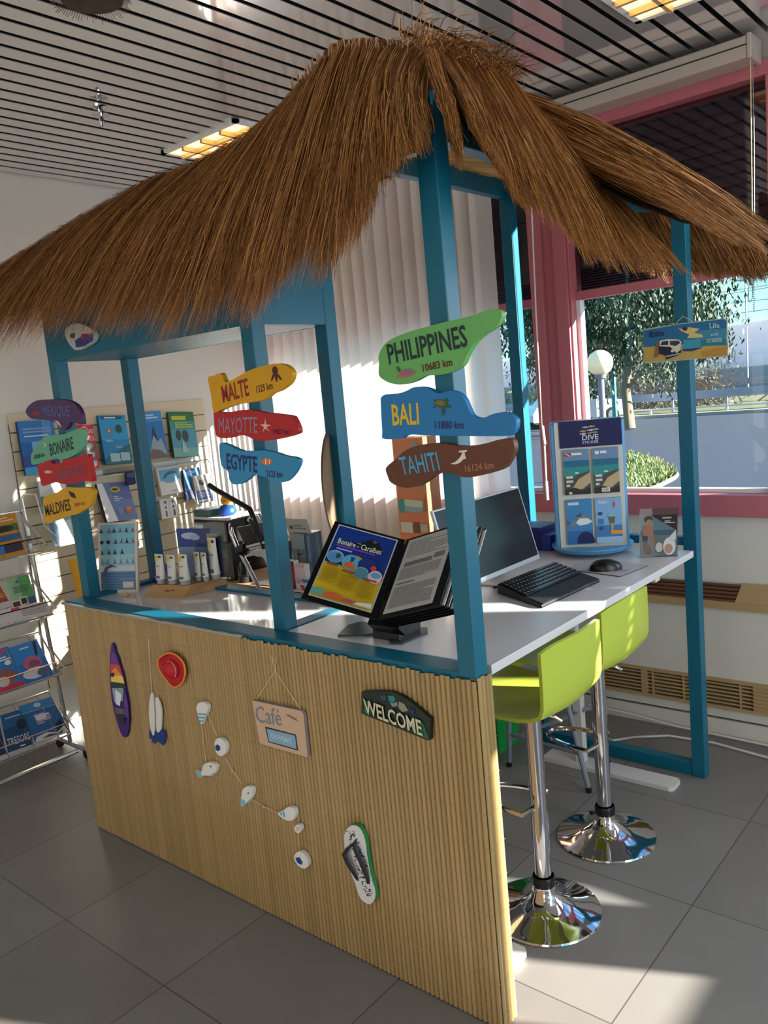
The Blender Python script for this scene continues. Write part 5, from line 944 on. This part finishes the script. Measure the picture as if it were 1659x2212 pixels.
mag(RZ[3], (76, 1605), (149, 1581), (39, 1526), '#1f5f94', [('r', '#2f78b0', 0, .8, 1, 1), ('e', '#a8c4d8', .5, .9, .1, .06), ('r', '#7fa4c0', .0, .77, 1, .79), ('l', '#c9a8bc', .28, .4, .72, .68, 5, 3), ('l', '#cfe0ec', .3, .5, .7, .64, 3, 7), ('p', '#12283c', [(.75, .3), (.95, .4), (.9, .15), (.72, .12)]), ('p', '#c9ccc8', [(0, 0), (.1, .12), (.4, .16), (.7, .08), (.95, .2), (1, 0)]), ('p', '#4a5058', [(.2, .04), (.45, .10), (.7, .05), (.9, .12), (.8, .02)])], 'blue diving guide on the bottom shelf of the rack, right of TRESORS')
mag(RZ[3], (-45, 1648), (14, 1628), (-62, 1570), '#102c4c', [('r', '#1c4468', 0, .5, 1, 1)], 'dark blue magazine cut by the photo edge on the bottom shelf')

# ================================================================== BEHIND THE BAR
LWD = mat('table_wood', '#a88660', .6, nscale=6, namt=.15, stretch=(.3, 2, 2))
tb = thing('wood_table', 'light wooden table with black frame behind the left counter', 'table', (-1.9, 1.3, 0))
b = B(); b.box((-2.75, .98, .80), (-1.30, 1.62, .83), LWD); b.build('table_top', tb, bevel=.003)
for x, y in ((-2.70, 1.0), (-1.34, 1.0), (-2.70, 1.57), (-1.34, 1.57)):
    b = B(); b.box((x, y, 0), (x+.035, y+.035, .80), BLACK); b.build('leg', tb)
b = B(); b.box((-2.7, 1.0, .74), (-1.31, 1.02, .80), BLACK); b.build('apron', tb)
TT = .83
dc = thing('drawer_tower', 'black desktop drawer tower with white labels under the rubber duck', 'drawers', (-2.45, 1.1, TT))
X0, X1, YA, YC = -2.60, -2.30, 1.10, 1.40
b = B(); b.box((X0, YA, TT), (X1, YC, TT+.30), BLACK); b.build('case', dc, bevel=.004)
for i in range(5):
    b = B(); z_ = TT+.015+i*.056; b.box((X0+.012, YA-.008, z_), (X1-.012, YA, z_+.05), c_('#26262a')); d_ = b.build('drawer', dc)
    b = B(); b.box((X0+.02, YA-.011, z_+.012), (X0+.09, YA-.0085, z_+.036), c_('#e0e0e2')); b.build('label', d_)
b = B(); b.obox((X0+.01, YA+.01, TT+.30), (.27, 0, 0), (0, .22, 0), (0, 0, .012), c_('#dcdcdc')); tag(b.build('paper_pad'), 'white paper pad lying on the black drawer tower', 'paper')
b = B(); b.box((X0-.02, YA+.02, TT+.312), (X0+.11, YA+.2, TT+.35), c_('#3d5f60')); tag(b.build('teal_box', bevel=.003), 'flat teal box on the drawer tower left of the duck', 'box')
dk = thing('rubber_duck', 'rubber duck with yellow head and blue body on the drawer tower', 'rubber duck', (-2.42, 1.2, TT+.312)); p = V((-2.42, 1.2, TT+.312))
b = B(); b.lathe(p, [(.035, 0), (.05, .015), (.05, .035), (.035, .055), (.02, .06)], c_('#1c4a94', .3), 20); b.build('body', dk, smooth=True)
b = B(); b.lathe(p+V((0, 0, .055)), [(.015, 0), (.03, .012), (.034, .03), (.026, .05), (.01, .06), (0, .061)], c_('#e8b41c', .3), 20); hd = b.build('head', dk, smooth=True)
b = B(); b.lathe(p+V((.02, -.028, .08)), [(.012, 0), (.01, .012), (.002, .02)], c_('#d8701c'), 10, (.5, -1, 0)); b.build('beak', hd)
b = B(); b.box((-2.28, 1.02, TT), (-2.20, 1.10, TT+.20), c_('#1c1c22')); b.box((-2.275, 1.018, TT+.12), (-2.24, 1.0205, TT+.16), c_('#6a6a70')); tag(b.build('black_case', bevel=.006), 'upright black case with a small badge behind the sunscreen', 'case')
gl = thing('glass_jar', 'clear glass jar with a dark base on the wooden table', 'jar', (-2.13, 1.02, TT)); b = B(); b.lathe((-2.13, 1.03, TT), [(.03, .03), (.035, .035), (.035, .10), (.033, .10)], ACRYL, 20); b.build('glass', gl, smooth=True); b = B(); b.lathe((-2.13, 1.03, TT), [(.036, 0), (.036, .03), (0, .031)], c_('#20201e'), 20); b.build('base', gl, smooth=True)
b = B(); b.box((-2.05, 1.0, TT+.001), (-1.90, 1.10, TT+.004), c_('#4a3a2c')); tag(b.build('brown_pad'), 'flat brown pad on the wooden table', 'pad')
b = B(); bagm = mat('bag_black', '#141416', .6, nscale=30, namt=.4)
rows = []
for i in range(9):
    th = PI*.5*i/8; rows.append([V((-2.02, 1.32, TT))+V((math.cos(2*PI*j/22)*(.20+.02*math.sin(j*1.7))*math.cos(th), math.sin(2*PI*j/22)*.12*math.cos(th), .17*math.sin(th)+.015*math.sin(j*2.1+i)*math.cos(th))) for j in range(23)])
b.grid(rows, bagm); tag(b.build('black_bag', smooth=True), 'crumpled black bag on the table behind the walker tubes', 'bag')
# folded walker
wk = thing('walker', 'folded walker with chrome tubes and black handle behind the bar', 'walker', (-1.6, .8, 0))
K = lambda x, y, d=.80: at(x, y, 1, d)
b = B(); b.tube([K(452, 1048), K(470, 1060), K(520, 1088), K(540, 1100), K(552, 1128), K(560, 1152), K(572, 1185)], .013, BLACK, 10); b.build('handle', wk, smooth=True)
b = B(); b.tube([K(516, 1122), K(508, 1126), K(498, 1134), K(500, 1150), K(512, 1180), K(535, 1222), K(562, 1275), K(590, 1330), K(630, 1420)], .0115, CHROME, 10); b.tube([K(530, 1183), K(580, 1170), K(620, 1160)], .0115, CHROME, 10); b.tube([K(532, 1190), K(580, 1178), K(620, 1168)], .007, CHROME, 8)
b.tube([K(516, 1122, .80), K(520, 1120, .90), K(560, 1112, .95), K(640, 1300, .95), K(700, 1420, .95)], .010, CHROME, 8); b.build('frame', wk, smooth=True)
b = B(); b.tube([K(505, 1130), K(536, 1124)], .021, BLACK, 12); b.tube([K(536, 1124), K(550, 1121)], .014, CHROME, 10); b.tube([K(545, 1120), K(556, 1150)], .018, BLACK, 10); b.build('grip', wk, smooth=True)
b = B(); b.tube([K(515, 1190), K(532, 1184)], .024, BLACK, 12); b.lathe(K(527, 1189), [(.02, -.02), (.026, 0), (.02, .02)], BLACK, 12, (0, 1, 0)); b.build('clamp', wk)
b = B(); b.prism([K(512, 1140), K(555, 1132), K(575, 1170), K(530, 1180)], (0, .05, 0), mat('grey_fabric', '#4a4a4e', .8)); b.build('seat_bag', wk)
b = B(); b.lathe(V((-1.15, .80, .10)), [(0, -.02), (.09, -.02), (.10, 0), (.09, .02), (0, .02)], BLACK, 24, (1, 0, 0)); b.build('wheel', wk)
# low side table with leaflets and books behind the middle post
st = thing('side_table', 'low white side table behind the middle post carrying books and leaflets', 'table', (-1.2, .75, 0))
b = B(); b.box((-1.52, .56, .90), (-.92, .96, .92), WLAM); b.build('table_top', st)
for x in (-1.50, -.96):
    for y in (.58, .92): b = B(); b.box((x, y, 0), (x+.025, y+.025, .90), FT); b.build('leg', st)
HT = .92
lh = thing('leaflet_holder', 'clear tall leaflet box with grey header card behind the middle post', 'leaflet holder', (-1.2, .8, HT))
bl, br = at(634, 1240, 1, .82), at(682, 1240, 1, .82); bl.z = br.z = HT; tl = rise(bl, 628, 1148); hb = tl-bl; ex = br-bl
b = B(); b.obox(bl, ex, (0, .06, 0), hb, ACRYL); b.build('box', lh)
slab('header', bl+hb+V((0, -.002, 0)), br+hb+V((0, -.002, 0)), bl+hb+V((0, -.002, 0))+V((-.02, 0, .06)), .004, c_('#a4a09a'), '#aaa69f', [('e', '#4a4644', .2, .35, .07, .15), ('l', '#7c7874', .3, .2, .85, .6, 2, 3)], lh, V((0, -1, 0)))
tag(slab('leaflet', bl+V((.004, .005, .004)), bl+ex*.62+V((0, .005, .004)), bl+V((.004, .005, 0))+hb*.96, .02, c_('#8a9aa4'), '#9a9c98', [('r', '#6f6a5c', 0, 0, 1, .4), ('r', '#b4bcbc', 0, .7, 1, 1), ('e', '#3a342c', .45, .5, .05, .2), ('p', '#3a342c', [(.3, .6), (.9, .62), (.5, .55)]), ('r', '#8a1c24', 0, -.0, 1, .06)], None, V((0, -1, 0))), 'leaflet with a dark figure inside the clear box', 'leaflet')
tag(slab('leaflet', bl+ex*.68+V((0, .01, .004)), br+V((-.003, .01, .004)), bl+ex*.68+V((0, .01, 0))+hb*.94, .02, c_('#6a7c90'), '#8fa4b8', [('r', '#6c8098', .5, 0, 1, 1)], None, V((0, -1, 0))), 'blue grey leaflet at the right in the clear box', 'leaflet')
def stand_book(px0, px1, pxtop, y, h, col_, ops, lb, lean=.0):
    bl, br = at(px0, 1270, 1, y), at(px1, 1270, 1, y); bl.z = br.z = HT; tl = V((bl.x+lean, y, HT+h)); return tag(slab('book', bl, br, tl, .03, c_('#d3cfc8'), col_, ops, None, V((0, -1, 0))), lb, 'book', 'books behind the middle post')
stand_book(618, 640, 0, .72, .13, '#b02a34', [('r', '#7a1c28', 0, .85, 1, 1)], 'red book behind the middle post')
stand_book(643, 662, 0, .70, .125, '#c9a4ac', [('r', '#d8c0c4', 0, .5, 1, .9)], 'pale pink book behind the middle post')
stand_book(655, 690, 0, .66, .075, '#1f6aa8', [('r', '#2f7cbc', 0, .5, 1, 1)], 'blue book between the pink book and the flip display')
stand_book(645, 668, 0, .63, .062, '#e4dcd8', [('p', '#d84a58', [(.3, .95), (.7, .95), (1, 0), (.6, 0)]), ('r', '#b4d8ea', .75, .2, 1, 1)], 'white book with a red stripe near the middle post', -.01)
stand_book(618, 652, 0, .585, .042, '#1c3a70', [('r', '#14294e', 0, 0, 1, .2)], 'dark blue book at the foot of the middle post')
b = B(); b.box((-.99, .565, HT), (-.86, .60, HT+.022), clear('clear_wrap', '#dfeef4', .8)); tag(b.build('plastic_wrap', bevel=.004), 'clear plastic packet under the flip display edge', 'packet')
# round brown board hung on the inner side of the back middle post
cn = V((-AX-S-.022, .46, 1.42)); ax = V((-.86, -.51, 0)).normalized(); b = B()
b.lathe(cn+V((-.01, .02, 0)), [(0, -.008), (.20, -.008), (.205, 0), (.20, .008), (0, .008)], mat('brown_board', '#7a634c', .6, nscale=5, namt=.1), 48, ax)
tag(b.build('round_board', smooth=True), 'round brown board seen edge on beside the back middle post', 'board')

# ================================================================== OUTSIDE
GZ = -.3
ASP = mat('asphalt', '#2c3446', .9, nscale=3, namt=.12)  # cool blue shade on the road is put into this base colour
b = B(); b.box((-120, YB+.15, GZ-.3), (60, 140, GZ), ASP); o_ = b.build('road'); struct(o_)
b = B(); b.box((-120, 31.5, GZ), (60, 32.0, GZ+.12), c_('#a8a49c')); struct(b.build('kerb'))
GR = mat('grass_ground', '#6c6a44', .9, nscale=9, namt=.4)
b = B(); b.box((-120, 32.0, GZ), (60, 60, GZ+.05), GR); struct(b.build('verge'))
gi = [(1290, 980), (1365, 985), (1410, 998), (1445, 1015), (1462, 1030), (1440, 1045), (1405, 1062), (1360, 1085), (1300, 1110), (1220, 1110), (1200, 1040)]
t0 = thing('grass_island', 'kerbed island of grass and dry leaves in the car park', 'grass island', at(1350, 1030, 2, GZ))
P = [at(*q, 2, GZ) for q in smooth_poly(gi, 3)]
b = B(); b.prism([p+V((0, 0, .06)) for p in P], (0, 0, -.06), GR, c_('#b0aca4')); b.build('ground', t0)
b = B(); b.tube([p+V((0, 0, .03)) for p in P], .045, c_('#8f8b84'), 5, closed=True); b.build('kerb', t0)
r = random.Random(21); b = B(); G1, G2, G3 = c_('#5f7a3a'), c_('#c9b48c'), c_('#8a8a54'); cx = sum(P, V((0, 0, 0)))/len(P)
for i in range(7000):
    p = lerp(cx, r.choice(P), math.sqrt(r.random())*.97); a = r.uniform(0, 6.3); h = r.uniform(.05, .16); d = V((math.cos(a), math.sin(a), 0))
    m_ = G1 if r.random() < .6 else (G2 if r.random() < .5 else G3); b.face([p+d*.02+V((0, 0, .05)), p-d*.02+V((0, 0, .05)), p+V((r.gauss(0, .05), r.gauss(0, .05), .05+h))], m_)
b.build('grass', t0)['kind'] = 'stuff'
# globe lamp
dirg = ray(1296, 784); pg = CP+dirg*(13.5/ dirg.y * .62); lp = thing('globe_lamp', 'white globe street lamp on a grey pole outside the window', 'street lamp', (pg.x, pg.y, GZ))
b = B(); rg = .0149*(pg-CP).length; b.lathe(pg, [(rg*math.sin(PI*i/16), -rg*math.cos(PI*i/16)) for i in range(17)], mat('opal_globe', '#e4dcc4', .3, transl=.3), 32); b.build('globe', lp, smooth=True)
b = B(); b.tube([V((pg.x, pg.y, GZ)), V((pg.x, pg.y, pg.z-rg))], .0042*(pg-CP).length*.9, c_('#6a6e7c'), 12); b.lathe(V((pg.x, pg.y, pg.z-rg*1.05)), [(rg*.5, .05), (rg*.4, -.02)], c_('#6a6e7c'), 16); b.build('pole', lp, smooth=True)
# trees
BK_ = mat('bark', '#8c7a64', .9, nscale=14, namt=.35, stretch=(1, 1, .2)); LF = [mat('leaf_dark', '#3c4c34', .6, island=.45), mat('leaf_grey', '#5f6c50', .6, island=.45)]
def tree(px, pyb, h, spread, seed, lb, nleaf, tr=.2, zmin=.25, dy=0):
    base = at(px, pyb, 2, GZ); base.z = GZ+.04; r = random.Random(seed)
    t0 = thing('tree', lb, 'tree', base); b = B(); tips = []
    trunk = [base+V((r.gauss(0, .12)*i, r.gauss(0, .1)*i, h*.16*i)) for i in range(6)]
    b.tube(trunk, [tr*(1-.14*i) for i in range(6)], BK_, 9)
    for k in range(26):
        i = r.choice((2, 3, 3, 4, 4, 5, 5)); s = lerp(trunk[i-1], trunk[i], r.random()); a = r.uniform(0, 6.3); l_ = spread*r.uniform(.45, 1)*(1 if i < 5 else .7)
        e1 = s+V((math.cos(a)*l_*.5, math.sin(a)*l_*.5, l_*.42)); e2 = e1+V((math.cos(a+.3)*l_*.5, math.sin(a+.3)*l_*.5, l_*r.uniform(-.15, .3)))
        b.tube([s, e1, e2], [tr*.35, tr*.2, tr*.06], BK_, 5); tips += [e1, e2, lerp(e1, e2, .5), e2+V((0, 0, -.5))]
    b.build('trunk', t0, smooth=True)
    b = B(); sc = (base-CP).length*.0050
    tips = [q for q in tips if q.z > GZ+h*zmin]
    cls = []
    for q in tips:
        for _ in range(3): cls.append(q+V((r.gauss(0, .5), r.gauss(0, .5), r.gauss(0, .45)))*spread*.28)
    for i in range(nleaf):
        q = r.choice(cls)+V((r.gauss(0, 1), r.gauss(0, 1), r.gauss(0, 1)))*spread*.11
        a = r.uniform(0, 6.3); d = V((math.cos(a), math.sin(a), r.gauss(0, .5)))*sc*.35; dn = V((r.gauss(0, .35), r.gauss(0, .35), -1))*sc*r.uniform(.7, 1.5)
        b.face([q, q+d+dn*.5, q+dn, q-d*.6+dn*.5], LF[0 if r.random() < .68 else 1])
    b.build('foliage', t0)['kind'] = 'stuff'
tree(1362, 928, 8.0, 3.6, 31, 'big dark leaved tree with a pale trunk outside the pink window', 34000, .19, .30)
tree(1246, 925, 7.5, 3.2, 32, 'dark leaved tree outside, hidden partly by the pink pillar', 15000, .22, .2)
tree(1300, 888, 7.5, 4.2, 33, 'grey green tree behind the white car', 14000, .22, .15)
# white car
dcar = at(1290, 915, 2, GZ); t0 = thing('car', 'white parked car outside beyond the lamp post', 'car', dcar)
exc = (at(1362, 905, 2, GZ)-at(1238, 918, 2, GZ)); Lc = 4.3; exc = exc.normalized()*Lc; eyc = V((0, 0, 1)); ezc = V((-exc.y, exc.x, 0)).normalized()*1.7; oc = dcar-exc*.64
CW_ = mat('car_white', '#dfe2ea', .25, coat=.5); CG = mat('car_glass', '#1f2c4c', .1)
b = B(); pf = [(0, .28), (0, .62), (.04, .86), (.10, .93), (.16, .95), (.26, 1.42), (.34, 1.48), (.52, 1.46), (.60, 1.36), (.74, .98), (.92, .88), (.985, .72), (1, .45), (.99, .28)]
b.prism([oc+exc*u+eyc*v for u, v in pf], ezc, CW_); b.build('body', t0, bevel=.05, seg=3)
for sgn, q in ((-1, oc-ezc*.004), (1, oc+ezc*1.004)):
    b = B(); b.prism([q+exc*u+eyc*v for u, v in ((.20, 1.0), (.28, 1.38), (.43, 1.40), (.43, 1.0))], ezc*.002*sgn, CG); b.prism([q+exc*u+eyc*v for u, v in ((.45, 1.0), (.45, 1.40), (.54, 1.37), (.68, 1.02))], ezc*.002*sgn, CG); b.build('side_window', t0)
for u in (.18, .80):
    for q in (oc-ezc*.01, oc+ezc*.9):
        b = B(); c0 = q+exc*u+eyc*.31; b.lathe(c0, [(0, 0), (.31, 0), (.33, .05), (.33, .15), (0, .18)], BLACK, 24, ezc); b.lathe(c0-ezc*.01, [(0, 0), (.2, 0), (.2, .03)], STEEL, 20, ezc); b.build('wheel', t0)
# guard rails, bushes, far wall, mast, wires
GA = mat('galvanised', '#8c95ae', .45, metal=.3)
def rail(y, z, h, lb, m_, n, th=.05):
    t0 = thing('guard_rail', lb, 'guard rail', (-12, y, GZ)); b = B(); b.box((-34, y, z), (-3, y+th, z+h), m_); b.box((-34, y-.04, z+h*.4), (-3, y, z+h*.6), m_); b.build('beam', t0)
    for i in range(n): x = lerp(-33.5, -3.5, i/(n-1)); b = B(); b.box((x, y+th, GZ), (x+.09, y+th+.08, z+h*.9), m_); b.build('post', t0)
rail(34.5, .25, .34, 'grey steel guard rail along the road outside', GA, 14)
rail(32.6, -.05, .07, 'thin pale rail in front of the guard rail outside', mat('pale_rail', '#c9ccd8', .5), 20, .06)
rail(41, .55, .30, 'further blue grey guard rail behind the bushes', GA, 10)
BU = [mat('bush_dry', '#8c7c70', .8, island=.4), mat('bush_green', '#6c7a4c', .8, island=.4)]
def bush(x, y, w_, h, seed, m_, lb, n=1500):
    r = random.Random(seed); b = B()
    for i in range(n):
        q = V((x+r.gauss(0, w_*.4), y+r.gauss(0, .6), GZ+.05+abs(r.gauss(0, .5))*h)); d = V((r.gauss(0, 1), r.gauss(0, .6), r.gauss(.4, 1)))*.16; e_ = V((r.gauss(0, 1), 0, r.gauss(0, 1)))*.05; b.face([q, q+e_, q+d+e_*.5, q+d], m_)
    tag(b.build('bush'), lb, 'bush', 'bushes beyond the road')
bush(-15.5, 37, 2.6, 2.2, 41, BU[0], 'dry brown bush beyond the road, right of the far post'); bush(-12.5, 37.5, 2.2, 2.4, 42, BU[0], 'dry brown bush at the right edge of the window view'); bush(-20, 36, 3.5, 1.4, 43, BU[1], 'green low bush beyond the road behind the big tree'); bush(-24.5, 36, 3.5, 2.4, 44, BU[1], 'green bush beyond the road behind the white car'); bush(-17.5, 35.5, 2.0, .8, 45, BU[1], 'small green bush at the guard rail')
b = B(); r = random.Random(8); HL = mat('hill_scrub', '#aaa4a8', .9, nscale=.25, namt=.25)
rows = [[V((-120+i*4.2, 95+j*9, GZ+(0 if j == 0 else 5.2+.35*math.sin(i*.9)+.5*math.sin(i*.37)+j*.5))) for i in range(42)] for j in range(3)]
b.grid(rows, HL, True); struct(b.build('hillside', smooth=True))
b = B(); b.box((-60, 62, GZ), (-8, 62.4, GZ+1.5), c_('#9a98a4')); b.box((-60, 62, GZ+1.5), (-8, 62.5, GZ+1.62), c_('#d4ccc8')); tag(b.build('parapet_wall'), 'long low grey wall in front of the far hillside', 'wall')
b = B(); q = at(1617, 860, 1, 48); b.tube([V((q.x, 48, GZ)), V((q.x, 48, GZ+6.4))], .05, c_('#c9bcc4'), 6); b.tube([V((q.x, 48, GZ+6.4)), V((q.x-.5, 48, GZ+6.5))], .05, c_('#c9bcc4'), 6); tag(b.build('light_mast'), 'thin pale light mast in front of the hillside', 'mast')
b = B(); q = at(1326, 850, 1, 30); b.tube([V((q.x, 30, GZ)), V((q.x, 30, GZ+3.6))], .11, c_('#1f8f94'), 8); tag(b.build('turquoise_pole'), 'turquoise pole standing outside right of the globe lamp', 'pole')
for i, (ya, yb_) in enumerate(((641, 616), (663, 646), (690, 668), (647, 621))):
    b = B(); b.tube([at(1500-300, ya+56, 1, 60), at(1500, ya, 1, 60), at(1659, yb_, 1, 60), at(1760, yb_-17, 1, 60)], .03, c_('#7f9aa8'), 4); tag(b.build('overhead_wire'), 'thin overhead wire crossing the sky outside', 'wire', 'overhead wires outside')
